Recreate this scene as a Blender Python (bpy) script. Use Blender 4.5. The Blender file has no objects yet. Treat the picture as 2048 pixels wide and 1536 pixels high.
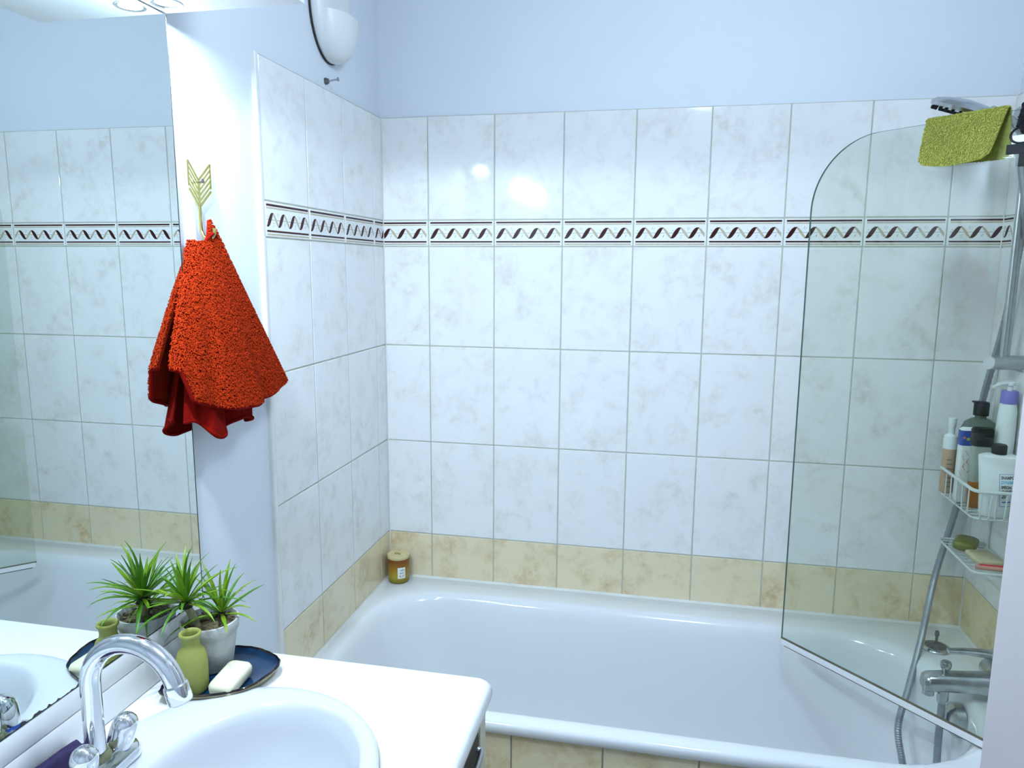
import bpy, bmesh, math, random
import numpy as np
from mathutils import Vector, Matrix

random.seed(7)
rng = np.random.default_rng(7)
PI = math.pi
scene = bpy.context.scene
COL = scene.collection

# ------------------------------------------------------------------ camera
cam_d = bpy.data.cameras.new('camera')
cam = bpy.data.objects.new('camera', cam_d); COL.objects.link(cam)
cam.location = (0.84381, -2.14423, 1.56214)
cam.rotation_euler = (1.413336, -0.0065736, 0.2041519)
cam_d.sensor_width = 36.0
cam_d.lens = 1464.955 / 2048 * 36.0
cam_d.clip_start = 0.02
scene.camera = cam

# ------------------------------------------------------------------ world, light, exposure
w = bpy.data.worlds.new('world'); scene.world = w; w.use_nodes = True
w.node_tree.nodes['Background'].inputs[0].default_value = (0.72, 0.87, 1.0, 1)
w.node_tree.nodes['Background'].inputs[1].default_value = 0.35
scene.view_settings.view_transform = 'Standard'
scene.view_settings.look = 'None'
scene.view_settings.gamma = 1.0
scene.view_settings.use_curve_mapping = False
scene.view_settings.exposure = 0.34
COOL = (0.675, 0.845, 1.0)

CEIL_POWER = 18.5
SPOT_POWER = 12.5
cl_ = bpy.data.lights.new('ceiling_lamp_light', 'POINT'); cl_.energy = CEIL_POWER; cl_.color = COOL; cl_.shadow_soft_size = 0.10
clo = bpy.data.objects.new('ceiling_lamp_light', cl_); COL.objects.link(clo); clo.location = (0.98, -1.22, 2.345)

# ------------------------------------------------------------------ materials
MATS = {}
def new_mat(name):
    m = bpy.data.materials.new(name); m.use_nodes = True
    return m, m.node_tree, m.node_tree.nodes['Principled BSDF']
def mat(name, col, rough=0.5, metal=0.0, var=0.06, vscale=12.0, bump=0.0, bscale=80.0, spec=0.5, coat=0.0, col2=None, emit=None, trans=0.0, ior=1.45, sss=0.0, sheen=0.0, coords='Object', lo=0.35, hi=0.65):
    """Principled material whose colour is broken up by procedural noise."""
    if name in MATS: return MATS[name]
    m, nt, b = new_mat(name); MATS[name] = m
    L = nt.links.new
    tc = nt.nodes.new('ShaderNodeTexCoord')
    nz = nt.nodes.new('ShaderNodeTexNoise'); nz.inputs['Scale'].default_value = vscale; nz.inputs['Detail'].default_value = 5
    L(tc.outputs[coords], nz.inputs['Vector'])
    rp = nt.nodes.new('ShaderNodeValToRGB')
    c2 = col2 if col2 else tuple(c * (1 - var) for c in col)
    rp.color_ramp.elements[0].position = lo; rp.color_ramp.elements[0].color = (*col, 1)
    rp.color_ramp.elements[1].position = hi; rp.color_ramp.elements[1].color = (*c2, 1)
    L(nz.outputs['Fac'], rp.inputs['Fac']); L(rp.outputs['Color'], b.inputs['Base Color'])
    b.inputs['Roughness'].default_value = rough; b.inputs['Metallic'].default_value = metal
    b.inputs['Specular IOR Level'].default_value = spec; b.inputs['Coat Weight'].default_value = coat
    b.inputs['Coat Roughness'].default_value = 0.05
    b.inputs['IOR'].default_value = ior; b.inputs['Transmission Weight'].default_value = trans
    b.inputs['Sheen Weight'].default_value = sheen
    if sss: b.inputs['Subsurface Weight'].default_value = sss; b.inputs['Subsurface Radius'].default_value = (0.01, 0.008, 0.005)
    if emit:
        b.inputs['Emission Color'].default_value = (*emit[:3], 1); b.inputs['Emission Strength'].default_value = emit[3]
    if bump:
        n2 = nt.nodes.new('ShaderNodeTexNoise'); n2.inputs['Scale'].default_value = bscale; n2.inputs['Detail'].default_value = 4
        L(tc.outputs[coords], n2.inputs['Vector'])
        bp = nt.nodes.new('ShaderNodeBump'); bp.inputs['Strength'].default_value = bump; bp.inputs['Distance'].default_value = 0.002
        L(n2.outputs['Fac'], bp.inputs['Height']); L(bp.outputs['Normal'], b.inputs['Normal'])
    return m

def tile_mat(name, base, blotch, amount, scale, rough=0.12):
    """glazed tile: pale ground with soft cloudy blotches, shifted from tile to tile"""
    m, nt, b = new_mat(name); MATS[name] = m
    L = nt.links.new
    tc = nt.nodes.new('ShaderNodeTexCoord'); oi = nt.nodes.new('ShaderNodeObjectInfo')
    mul = nt.nodes.new('ShaderNodeVectorMath'); mul.operation = 'MULTIPLY_ADD'
    mul.inputs[1].default_value = (1, 1, 1)
    st = nt.nodes.new('ShaderNodeMath'); st.operation = 'MULTIPLY'; st.inputs[1].default_value = 7.0
    L(oi.outputs['Random'], st.inputs[0]); L(tc.outputs['Object'], mul.inputs[0]); L(st.outputs[0], mul.inputs[2])
    nz = nt.nodes.new('ShaderNodeTexNoise'); nz.inputs['Scale'].default_value = scale; nz.inputs['Detail'].default_value = 7; nz.inputs['Roughness'].default_value = 0.6
    nz.inputs['Distortion'].default_value = 0.4
    L(mul.outputs[0], nz.inputs['Vector'])
    n3 = nt.nodes.new('ShaderNodeTexNoise'); n3.inputs['Scale'].default_value = scale * 3.1; n3.inputs['Detail'].default_value = 8; n3.inputs['Roughness'].default_value = 0.7
    L(mul.outputs[0], n3.inputs['Vector'])
    rp = nt.nodes.new('ShaderNodeValToRGB'); rp.color_ramp.elements[0].position = 0.46; rp.color_ramp.elements[1].position = 0.72
    L(nz.outputs['Fac'], rp.inputs['Fac'])
    r3 = nt.nodes.new('ShaderNodeValToRGB'); r3.color_ramp.elements[0].position = 0.35; r3.color_ramp.elements[1].position = 0.7
    L(n3.outputs['Fac'], r3.inputs['Fac'])
    mm = nt.nodes.new('ShaderNodeMath'); mm.operation = 'MULTIPLY'; L(rp.outputs['Color'], mm.inputs[0]); L(r3.outputs['Color'], mm.inputs[1])
    ma = nt.nodes.new('ShaderNodeMath'); ma.operation = 'MULTIPLY'; ma.inputs[1].default_value = amount; L(mm.outputs[0], ma.inputs[0])
    ma.use_clamp = True
    mx = nt.nodes.new('ShaderNodeMix'); mx.data_type = 'RGBA'
    mx.inputs[6].default_value = (*base, 1); mx.inputs[7].default_value = (*blotch, 1)
    L(ma.outputs[0], mx.inputs[0]); L(mx.outputs[2], b.inputs['Base Color'])
    b.inputs['Roughness'].default_value = rough
    n2 = nt.nodes.new('ShaderNodeTexNoise'); n2.inputs['Scale'].default_value = 9; L(mul.outputs[0], n2.inputs['Vector'])
    bp = nt.nodes.new('ShaderNodeBump'); bp.inputs['Strength'].default_value = 0.03; bp.inputs['Distance'].default_value = 0.004
    L(n2.outputs['Fac'], bp.inputs['Height']); L(bp.outputs['Normal'], b.inputs['Normal'])
    return m

def pane_mat(name, tint, ior=1.45, rough=0.0):
    m, nt, b = new_mat(name); MATS[name] = m
    L = nt.links.new
    nt.nodes.remove(b); out = nt.nodes['Material Output']
    tr = nt.nodes.new('ShaderNodeBsdfTransparent'); gl = nt.nodes.new('ShaderNodeBsdfGlossy')
    gl.inputs['Roughness'].default_value = rough
    # Schlick reflectance, the same from both sides of the thin pane
    lw = nt.nodes.new('ShaderNodeLayerWeight'); lw.inputs['Blend'].default_value = 0.5
    pw = nt.nodes.new('ShaderNodeMath'); pw.operation = 'POWER'; pw.inputs[1].default_value = 5.0; L(lw.outputs['Facing'], pw.inputs[0])
    f0 = ((ior - 1) / (ior + 1)) ** 2
    fr = nt.nodes.new('ShaderNodeMath'); fr.operation = 'MULTIPLY_ADD'; fr.inputs[1].default_value = 1 - f0; fr.inputs[2].default_value = f0; L(pw.outputs[0], fr.inputs[0])
    tc = nt.nodes.new('ShaderNodeTexCoord'); nz = nt.nodes.new('ShaderNodeTexNoise'); nz.inputs['Scale'].default_value = 3
    L(tc.outputs['Object'], nz.inputs['Vector'])
    mc = nt.nodes.new('ShaderNodeMix'); mc.data_type = 'RGBA'
    mc.inputs[6].default_value = (*tint, 1); mc.inputs[7].default_value = (*[t * 0.985 for t in tint], 1)
    L(nz.outputs['Fac'], mc.inputs[0]); L(mc.outputs[2], tr.inputs['Color'])
    mx = nt.nodes.new('ShaderNodeMixShader')
    L(fr.outputs[0], mx.inputs[0]); L(tr.outputs[0], mx.inputs[1]); L(gl.outputs[0], mx.inputs[2]); L(mx.outputs[0], out.inputs['Surface'])
    return m

M_WALL = mat('white_paint', (0.73, 0.77, 0.835), 0.55, var=0.02, vscale=3, bump=0.05, bscale=220)
M_CEIL = mat('ceiling_paint', (0.85, 0.85, 0.85), 0.8, var=0.02)
M_FLOOR = mat('floor_tile', (0.45, 0.42, 0.38), 0.35, var=0.2, vscale=6)
M_GROUT = mat('grout', (0.52, 0.53, 0.45), 0.9, var=0.15, vscale=25, coords='Object')
M_TILE = tile_mat('white_tile', (0.83, 0.83, 0.83), (0.62, 0.57, 0.50), 0.95, 13, 0.07)
M_BEIGE = tile_mat('beige_tile', (0.80, 0.69, 0.47), (0.55, 0.38, 0.18), 1.35, 12, 0.08)
M_BORD = mat('border_glaze', (0.84, 0.84, 0.84), 0.15, var=0.02)
M_BROWN = mat('border_brown', (0.050, 0.008, 0.006), 0.35, spec=0.25, var=0.25, vscale=60)
M_TAN = mat('border_tan', (0.58, 0.50, 0.36), 0.2, var=0.2, vscale=120)
M_TWIG = mat('border_twig', (0.20, 0.17, 0.14), 0.2, var=0.2)
M_TRIM = mat('tile_trim', (0.80, 0.80, 0.78), 0.3, var=0.03)
M_ENAMEL = mat('bath_enamel', (0.76, 0.78, 0.80), 0.09, var=0.015, vscale=4, coat=0.3)
M_CERAM = mat('basin_ceramic', (0.60, 0.61, 0.64), 0.08, var=0.012, vscale=5, coat=0.3)
M_COUNTER = mat('counter_laminate', (0.80, 0.80, 0.80), 0.25, var=0.015)
M_STRIP = mat('backsplash_plastic', (0.82, 0.82, 0.82), 0.3, var=0.02)
M_CAB = mat('cabinet_front', (0.36, 0.36, 0.33), 0.45, var=0.04)
M_CABEDGE = mat('cabinet_edge', (0.72, 0.69, 0.52), 0.45, var=0.05)
M_RECESS_SHADE = mat('recess_shade', (0.05, 0.045, 0.03), 0.6, var=0.1)  # near-black colour standing for the shade inside the handle cut-out
M_CHROME = mat('chrome', (0.80, 0.81, 0.83), 0.07, 1.0, var=0.05, vscale=30)
M_CHROME_D = mat('worn_chrome', (0.55, 0.57, 0.58), 0.22, 1.0, var=0.25, vscale=40)
M_STEEL = mat('brushed_steel', (0.50, 0.51, 0.53), 0.35, 1.0, var=0.12, vscale=60)
M_HOSE = mat('hose_grey', (0.34, 0.36, 0.39), 0.4, 0.6, var=0.15, vscale=80)
M_SEALANT = mat('silicone_sealant', (0.72, 0.72, 0.68), 0.4, var=0.1, vscale=20)
M_SCALE = mat('limescale', (0.30, 0.30, 0.17), 0.8, var=0.5, vscale=90, bump=0.6, bscale=200)
M_SILVER = mat('mirror_silver', (0.80, 0.86, 0.85), 0.0, 1.0, var=0.01, vscale=2)
M_MEDGE = mat('mirror_edge', (0.03, 0.035, 0.035), 0.3, var=0.3, vscale=60)
M_BOARD = mat('pelmet_board', (0.84, 0.84, 0.85), 0.45, var=0.02)
M_BULB = mat('halogen_bulb', (1, 1, 1), 0.3, emit=(0.85, 0.95, 1.0, 40))
M_GLOBE = mat('lamp_globe', (0.9, 0.9, 0.9), 0.3, emit=(0.75, 0.9, 1.0, 1.5))
M_GOLD = mat('brass', (0.72, 0.63, 0.24), 0.22, 1.0, var=0.15, vscale=50)
M_VENT = mat('vent_plastic', (0.80, 0.81, 0.81), 0.35, var=0.03)
M_GAP_SHADE = mat('gap_shade', (0.03, 0.03, 0.03), 0.7, var=0.2)  # near-black colour standing for the shade between vent cover and wall
M_TOWEL = mat('orange_terry', (0.30, 0.014, 0.003), 0.95, var=0.3, vscale=120, bump=0.6, bscale=420, spec=0.1)
M_PILE = mat('orange_pile', (0.43, 0.030, 0.004), 0.95, var=0.35, vscale=260, spec=0.1)
M_HEM_SHADE = mat('towel_hem_shade', (0.20, 0.004, 0.002), 0.95, spec=0.08, var=0.2, vscale=200)  # dark red hem, with the inner fold's shadow darkened into the colour
M_GREEN = mat('green_terry', (0.42, 0.42, 0.075), 0.9, var=0.25, vscale=150, bump=0.5, bscale=400)
M_GPILE = mat('green_pile', (0.50, 0.50, 0.10), 0.9, var=0.4, vscale=260)
M_BLACK = mat('black_terry', (0.018, 0.018, 0.024), 0.9, var=0.4, vscale=200, bump=0.5, bscale=300)
M_BPLAST = mat('black_plastic', (0.012, 0.013, 0.015), 0.5, var=0.3, spec=0.25)
M_SEAL = mat('white_seal', (0.80, 0.80, 0.82), 0.4, var=0.03)
M_GASKET = mat('dark_gasket', (0.16, 0.14, 0.09), 0.6, var=0.3)
M_PANE = pane_mat('screen_glass', (0.938, 0.962, 0.932))
M_PEDGE = mat('glass_edge', (0.10, 0.20, 0.17), 0.15, var=0.2)
M_DOOR = mat('door_paint', (0.53, 0.48, 0.49), 0.5, var=0.03, vscale=4)
M_AMBER = mat('amber_glass', (0.50, 0.22, 0.02), 0.35, var=0.1, trans=0.2)
M_AMBER.node_tree.nodes['Noise Texture'].inputs['Scale'].default_value = 6
def vertical_tint(m, stops):
    nt = m.node_tree; tc = nt.nodes['Texture Coordinate']; sx = nt.nodes.new('ShaderNodeSeparateXYZ'); rp = nt.nodes.new('ShaderNodeValToRGB')
    nt.links.new(tc.outputs['Generated'], sx.inputs[0]); nt.links.new(sx.outputs['Z'], rp.inputs['Fac'])
    while len(rp.color_ramp.elements) < len(stops): rp.color_ramp.elements.new(0.5)
    for e, (p_, c_) in zip(rp.color_ramp.elements, stops): e.position = p_; e.color = (*c_, 1)
    nt.links.new(rp.outputs['Color'], nt.nodes['Principled BSDF'].inputs['Base Color'])
vertical_tint(M_AMBER, [(0.0, (0.22, 0.17, 0.01)), (0.14, (0.30, 0.24, 0.015)), (0.30, (0.46, 0.36, 0.02)), (0.55, (0.44, 0.25, 0.015)), (0.85, (0.30, 0.10, 0.008)), (1.0, (0.26, 0.08, 0.006))])
M_WAX = mat('yellow_wax', (0.62, 0.46, 0.05), 0.5, var=0.1)
M_LIDW = mat('pale_wood', (0.72, 0.60, 0.33), 0.55, var=0.2, vscale=40)
M_INK = mat('dark_ink', (0.05, 0.03, 0.02), 0.5, var=0.1)
M_INKB = mat('blue_ink', (0.05, 0.17, 0.50), 0.5, var=0.1)
M_INKC = mat('cyan_ink', (0.12, 0.45, 0.75), 0.5, var=0.1)
M_INKR = mat('rose_ink', (0.62, 0.18, 0.18), 0.5, var=0.2)
M_PAPER = mat('white_label', (0.82, 0.82, 0.80), 0.5, var=0.03)
M_LEAF = mat('leaf_green', (0.095, 0.25, 0.006), 0.42, var=0.4, vscale=25, col2=(0.045, 0.16, 0.005), sss=0.0)
M_LEAF2 = mat('leaf_pale', (0.24, 0.36, 0.012), 0.42, var=0.4, vscale=25, col2=(0.12, 0.26, 0.008))
M_STEM = mat('plant_stem', (0.26, 0.24, 0.13), 0.8, var=0.4, vscale=80, bump=0.5, bscale=150)
M_HUSK = mat('dark_husk', (0.03, 0.028, 0.015), 0.9, var=0.4)
M_SOIL = mat('soil', (0.18, 0.14, 0.075), 0.95, var=0.6, vscale=90, bump=0.8, bscale=180)
M_POT = mat('cement_pot', (0.58, 0.58, 0.55), 0.8, var=0.3, vscale=35, bump=0.4, bscale=150)
M_VASE = mat('green_vase', (0.31, 0.32, 0.075), 0.6, var=0.12, vscale=30)
M_DISH = mat('blue_glaze', (0.005, 0.018, 0.065), 0.08, var=0.5, vscale=18, col2=(0.004, 0.04, 0.10), coat=0.5)
M_DISHR = mat('dark_glaze_rim', (0.012, 0.010, 0.012), 0.12, var=0.5, vscale=40, col2=(0.10, 0.07, 0.03), lo=0.5, hi=0.8)
M_CLAY = mat('bare_clay', (0.45, 0.40, 0.24), 0.8, var=0.2)
M_SOAP = mat('cream_soap', (0.74, 0.70, 0.50), 0.4, var=0.05, vscale=14)
M_CLOTHP = mat('purple_cloth', (0.030, 0.020, 0.075), 0.95, var=0.3, vscale=90, bump=0.4)
M_BLUECAP = mat('blue_plastic', (0.02, 0.07, 0.38), 0.35, var=0.1)
M_WIRE = mat('coated_wire', (0.66, 0.69, 0.68), 0.35, var=0.08)
M_WPLAST = mat('white_plastic', (0.80, 0.83, 0.84), 0.35, var=0.03)
M_TANB = mat('tan_bottle', (0.55, 0.36, 0.22), 0.4, var=0.1)
M_DKB = mat('smoky_plastic', (0.24, 0.29, 0.25), 0.12, var=0.2, trans=0.45)
M_AMBL = mat('amber_liquid', (0.45, 0.15, 0.01), 0.2, var=0.3, vscale=20, trans=0.2)
M_HAZE = mat('hazy_plastic', (0.45, 0.50, 0.44), 0.25, var=0.1, trans=0.3)
M_PURP = mat('purple_plastic', (0.22, 0.20, 0.58), 0.4, var=0.06)
M_YGRN = mat('lime_plastic', (0.42, 0.50, 0.02), 0.4, var=0.1)
M_GSOAP = mat('olive_soap', (0.20, 0.21, 0.04), 0.45, var=0.25, vscale=30)
M_BEISOAP = mat('beige_soap', (0.62, 0.55, 0.36), 0.6, var=0.2, vscale=30)
M_RED = mat('red_plastic', (0.62, 0.03, 0.06), 0.3, var=0.1)
M_PINK = mat('pink_plastic', (0.62, 0.30, 0.24), 0.4, var=0.1)
M_DKMET = mat('tarnished_metal', (0.22, 0.22, 0.21), 0.4, 0.8, var=0.4, vscale=60)
M_BRICK = mat('terracotta_soap', (0.45, 0.22, 0.10), 0.7, var=0.2)

# ------------------------------------------------------------------ mesh helpers
def link(name, me, m=None, parent=None, loc=None, rot=None):
    o = bpy.data.objects.new(name, me); COL.objects.link(o)
    if m is not None and me is not None:
        for q in (m if isinstance(m, (list, tuple)) else [m]): me.materials.append(q)
    if parent is not None: o.parent = parent
    if loc is not None: o.location = loc
    if rot is not None: o.rotation_euler = rot
    return o
def mesh(name, vs, fs, smooth=None, mi=None):
    me = bpy.data.meshes.new(name); me.from_pydata([tuple(v) for v in vs], [], [tuple(f) for f in fs])
    if mi is not None: me.polygons.foreach_set('material_index', mi)
    me.update()
    if smooth is not None:
        me.polygons.foreach_set('use_smooth', [True] * len(me.polygons)); me.set_sharp_from_angle(angle=math.radians(smooth))
    return me
def obj(name, vf, m, parent=None, smooth=40, loc=None, rot=None):
    return link(name, mesh(name, vf[0], vf[1], smooth), m, parent, loc, rot)
def join(*vfs):
    V, F = [], []
    for vs, fs in vfs:
        n = len(V); V += [tuple(v) for v in vs]; F += [tuple(i + n for i in f) for f in fs]
    return V, F
def box(x0, x1, y0, y1, z0, z1, bev=0.0, seg=2):
    bm = bmesh.new(); bmesh.ops.create_cube(bm, size=1.0)
    for v in bm.verts:
        v.co = Vector(((x0 + x1) / 2 + v.co.x * (x1 - x0), (y0 + y1) / 2 + v.co.y * (y1 - y0), (z0 + z1) / 2 + v.co.z * (z1 - z0)))
    if bev: bmesh.ops.bevel(bm, geom=bm.edges[:], offset=bev, segments=seg, profile=0.5, affect='EDGES')
    r = [v.co[:] for v in bm.verts], [[v.index for v in f.verts] for f in bm.faces]
    bm.verts.index_update(); r = [v.co[:] for v in bm.verts], [[v.index for v in f.verts] for f in bm.faces]
    bm.free(); return r
def xf(vf, M):
    return [tuple(M @ Vector(v)) for v in vf[0]], vf[1]
def T(x, y, z): return Matrix.Translation((x, y, z))
def R(a, ax): return Matrix.Rotation(a, 4, ax)
def lathe(prof, seg=32, c=(0, 0, 0), sx=1.0, sy=1.0, caps=True):
    V, F = [], []; n = len(prof)
    for i in range(seg):
        a = 2 * PI * i / seg
        for r, z in prof: V.append((c[0] + r * sx * math.cos(a), c[1] + r * sy * math.sin(a), c[2] + z))
    for i in range(seg):
        j = (i + 1) % seg
        for k in range(n - 1): F.append((i * n + k, j * n + k, j * n + k + 1, i * n + k + 1))
    if caps and prof[0][0] > 1e-6: F.append(tuple(i * n for i in range(seg))[::-1])
    if caps and prof[-1][0] > 1e-6: F.append(tuple(i * n + n - 1 for i in range(seg)))
    return V, F
def smoothpath(pts, n=8):
    P = [Vector(p) for p in pts]; P = [2 * P[0] - P[1]] + P + [2 * P[-1] - P[-2]]; out = []
    for i in range(1, len(P) - 2):
        for k in range(n):
            t = k / n
            out.append(0.5 * ((2 * P[i]) + (-P[i - 1] + P[i + 1]) * t + (2 * P[i - 1] - 5 * P[i] + 4 * P[i + 1] - P[i + 2]) * t * t + (-P[i - 1] + 3 * P[i] - 3 * P[i + 1] + P[i + 2]) * t ** 3))
    out.append(P[-2]); return out
def tube(pts, r, seg=10, closed=False):
    P = [Vector(p) for p in pts]; n = len(P); V, F = [], []
    rs = r if isinstance(r, (list, tuple)) else [r] * n
    up = None
    for i in range(n):
        a = P[i - 1] if (i > 0 or closed) else P[i]; b = P[(i + 1) % n] if (i < n - 1 or closed) else P[i]
        t = (b - a).normalized()
        if up is None:
            up = t.orthogonal().normalized()
        up = (up - t * up.dot(t))
        up = up.normalized() if up.length > 1e-6 else t.orthogonal().normalized()
        s = t.cross(up)
        for k in range(seg):
            an = 2 * PI * k / seg; V.append(P[i] + (up * math.cos(an) + s * math.sin(an)) * rs[i])
    for i in range(n if closed else n - 1):
        j = (i + 1) % n
        for k in range(seg): F.append((i * seg + k, i * seg + (k + 1) % seg, j * seg + (k + 1) % seg, j * seg + k))
    if not closed:
        F.append(tuple(range(seg))[::-1]); F.append(tuple((n - 1) * seg + k for k in range(seg)))
    return V, F
def prism(poly, axis, a, b):
    """extrude a 2-D polygon along an axis ('x','y','z') from a to b"""
    def mk(p, h): return {'x': (h, p[0], p[1]), 'y': (p[0], h, p[1]), 'z': (p[0], p[1], h)}[axis]
    n = len(poly); V = [mk(p, a) for p in poly] + [mk(p, b) for p in poly]
    F = [tuple(range(n))[::-1], tuple(range(n, 2 * n))] + [(i, (i + 1) % n, n + (i + 1) % n, n + i) for i in range(n)]
    return V, F
def rring(x0, x1, y0, y1, r, z, n=12):
    """rounded rectangle, corners ordered (x1,y1),(x0,y1),(x0,y0),(x1,y0); r scalar or 4 radii"""
    rs = r if isinstance(r, (tuple, list)) else (r,) * 4
    cs = ((x1 - rs[0], y1 - rs[0], 0), (x0 + rs[1], y1 - rs[1], PI / 2), (x0 + rs[2], y0 + rs[2], PI), (x1 - rs[3], y0 + rs[3], 1.5 * PI))
    out = []
    for (cx, cy, a0), rr in zip(cs, rs):
        for k in range(n):
            a = a0 + PI / 2 * k / (n - 1); out.append((cx + rr * math.cos(a), cy + rr * math.sin(a), z))
    return out
def loft(rings, cap0=True, cap1=True):
    n = len(rings[0]); V = [p for r in rings for p in r]; F = []
    for i in range(len(rings) - 1):
        for k in range(n): F.append((i * n + k, i * n + (k + 1) % n, (i + 1) * n + (k + 1) % n, (i + 1) * n + k))
    if cap0: F.append(tuple(range(n))[::-1])
    if cap1: F.append(tuple((len(rings) - 1) * n + k for k in range(n)))
    return V, F
def grid_faces(nu, nv, off=0):
    return [(off + i * nv + j, off + (i + 1) * nv + j, off + (i + 1) * nv + j + 1, off + i * nv + j + 1) for i in range(nu - 1) for j in range(nv - 1)]
def grid_normals(P):
    du = np.gradient(P, axis=0); dv = np.gradient(P, axis=1); n = np.cross(du, dv)
    return n / (np.linalg.norm(n, axis=2, keepdims=True) + 1e-9)
def pile(P, count, length, width, side=1.0, droop=0.35):
    """tufts of terry pile spread over a surface grid"""
    N = grid_normals(P) * side; nu, nv = P.shape[:2]
    area = np.linalg.norm(np.cross(P[1:, :-1] - P[:-1, :-1], P[:-1, 1:] - P[:-1, :-1]), axis=2).ravel()
    c = rng.choice(area.size, count, p=area / area.sum()); i, j = c // (nv - 1), c % (nv - 1)
    a, b = rng.random(count)[:, None], rng.random(count)[:, None]
    def lerp(A): return (A[i, j] * (1 - a) * (1 - b) + A[i + 1, j] * a * (1 - b) + A[i, j + 1] * (1 - a) * b + A[i + 1, j + 1] * a * b)
    p = lerp(P); n = lerp(N); n /= np.linalg.norm(n, axis=1, keepdims=True) + 1e-9
    d = rng.normal(size=(count, 3)); d -= n * (d * n).sum(1, keepdims=True); d /= np.linalg.norm(d, axis=1, keepdims=True)
    e = np.cross(n, d); L = length * (0.6 + 0.8 * rng.random((count, 1))); W = width * (0.7 + 0.6 * rng.random((count, 1)))
    lean = d * 0.5 + np.array([0, 0, -droop])
    t1 = p + n * L * 0.7 + lean * L * 0.25; t2 = p + n * L * 0.75 + lean * L
    base = p - n * width * 0.3
    V = np.stack([base + e * W, base - e * W * 0.5 + d * W * 0.8, base - e * W * 0.5 - d * W * 0.8,
                  t1 + e * W * 1.1, t1 - e * W * 0.6 + d * W * 0.9, t1 - e * W * 0.6 - d * W * 0.9, t2], 1).reshape(-1, 3)
    o = (np.arange(count) * 7)[:, None, None]
    F4 = (np.array([[0, 1, 4, 3], [1, 2, 5, 4], [2, 0, 3, 5]])[None] + o).reshape(-1, 4)
    F3 = (np.array([[3, 4, 6], [4, 5, 6], [5, 3, 6]])[None] + o).reshape(-1, 3)
    return V.tolist(), F4.tolist() + F3.tolist()

def empty(name, loc):
    o = bpy.data.objects.new(name, None); COL.objects.link(o); o.location = loc; o.empty_display_size = 0.02
    return o
def tag(o, label, cat=None, group=None, kind=None):
    if label: o['label'] = label
    if cat: o['category'] = cat
    if group: o['group'] = group
    if kind: o['kind'] = kind
    return o
def thing(name, loc, label, cat, group=None):
    return tag(empty(name, loc), label, cat, group)
def part(name, vf, m, root, smooth=40):
    """mesh given in world coordinates, parented to an unrotated Empty root (or to a part of one)"""
    o = root; off = Vector((0, 0, 0))
    while o is not None: off += Vector(o.location); o = o.parent
    return obj(name, ([tuple(Vector(v) - off) for v in vf[0]], vf[1]), m, root, smooth)

TXT = {}
def text(s, size, bold=0.0):
    """flat lettering as (verts, faces) in the xy plane, left-aligned at the origin"""
    c = bpy.data.curves.new('lettering', 'FONT'); c.body = s; c.size = size; c.offset = bold; c.resolution_u = 3
    o = bpy.data.objects.new('lettering', c); COL.objects.link(o)
    dg = bpy.context.evaluated_depsgraph_get(); me = o.evaluated_get(dg).to_mesh()
    r = [v.co[:] for v in me.vertices], [tuple(p.vertices) for p in me.polygons]
    o.evaluated_get(dg).to_mesh_clear(); bpy.data.objects.remove(o); bpy.data.curves.remove(c)
    return r

# ================================================================== ROOM SHELL
XR = 1.692            # right end of the bath alcove (tile face)
TW, TH = 0.2025, 0.3025
Z_RIM, Z3, Z2, Z1, ZB2, ZB1, ZT = 0.57, 0.718, 1.0205, 1.323, 1.6233, 1.7008, 1.9985
CEIL = 2.48; YF = -2.75; XD = 1.76
WB = 0.008            # painted wall lies 8 mm behind the tile faces

def struct(name, vf, m, label, smooth=None, parent=None):
    o = obj(name, vf, m, parent, smooth)
    if parent is None: tag(o, label, name.split('_')[0], kind='structure')
    return o
wall_back = struct('wall_back', box(-0.2, 2.0, WB, 0.12, 0, CEIL), M_WALL, 'white painted wall above pale tiles behind the bathtub')
wall_left = struct('wall_left', box(-0.12, -WB, YF, WB, 0, CEIL), M_WALL, 'white painted wall on the left with mirror and towel')
wall_right = struct('wall_right', join(box(XR + WB, 1.9, -0.74, WB, 0, CEIL), box(XD, 1.9, -1.07, -0.74, 0, CEIL), box(XD, 1.9, YF, -1.83, 0, CEIL), box(XD, 1.9, -1.83, -1.07, 2.05, CEIL)), M_WALL, 'tiled wall at the right-hand end of the bathtub')
wall_front = struct('wall_front', box(-0.2, 2.0, YF - 0.1, YF, 0, CEIL), M_WALL, 'white wall behind the camera')
struct('floor', box(-0.2, 3.0, YF - 0.1, 0.12, -0.08, 0), M_FLOOR, 'beige grey bathroom floor')
struct('ceiling', box(-0.2, 2.0, YF - 0.1, 0.12, CEIL, CEIL + 0.08), M_CEIL, 'white bathroom ceiling')
struct('wall_hallway', box(2.8, 2.9, YF - 0.1, 0.12, 0, CEIL), M_WALL, 'white hallway wall beyond the doorway')

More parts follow.
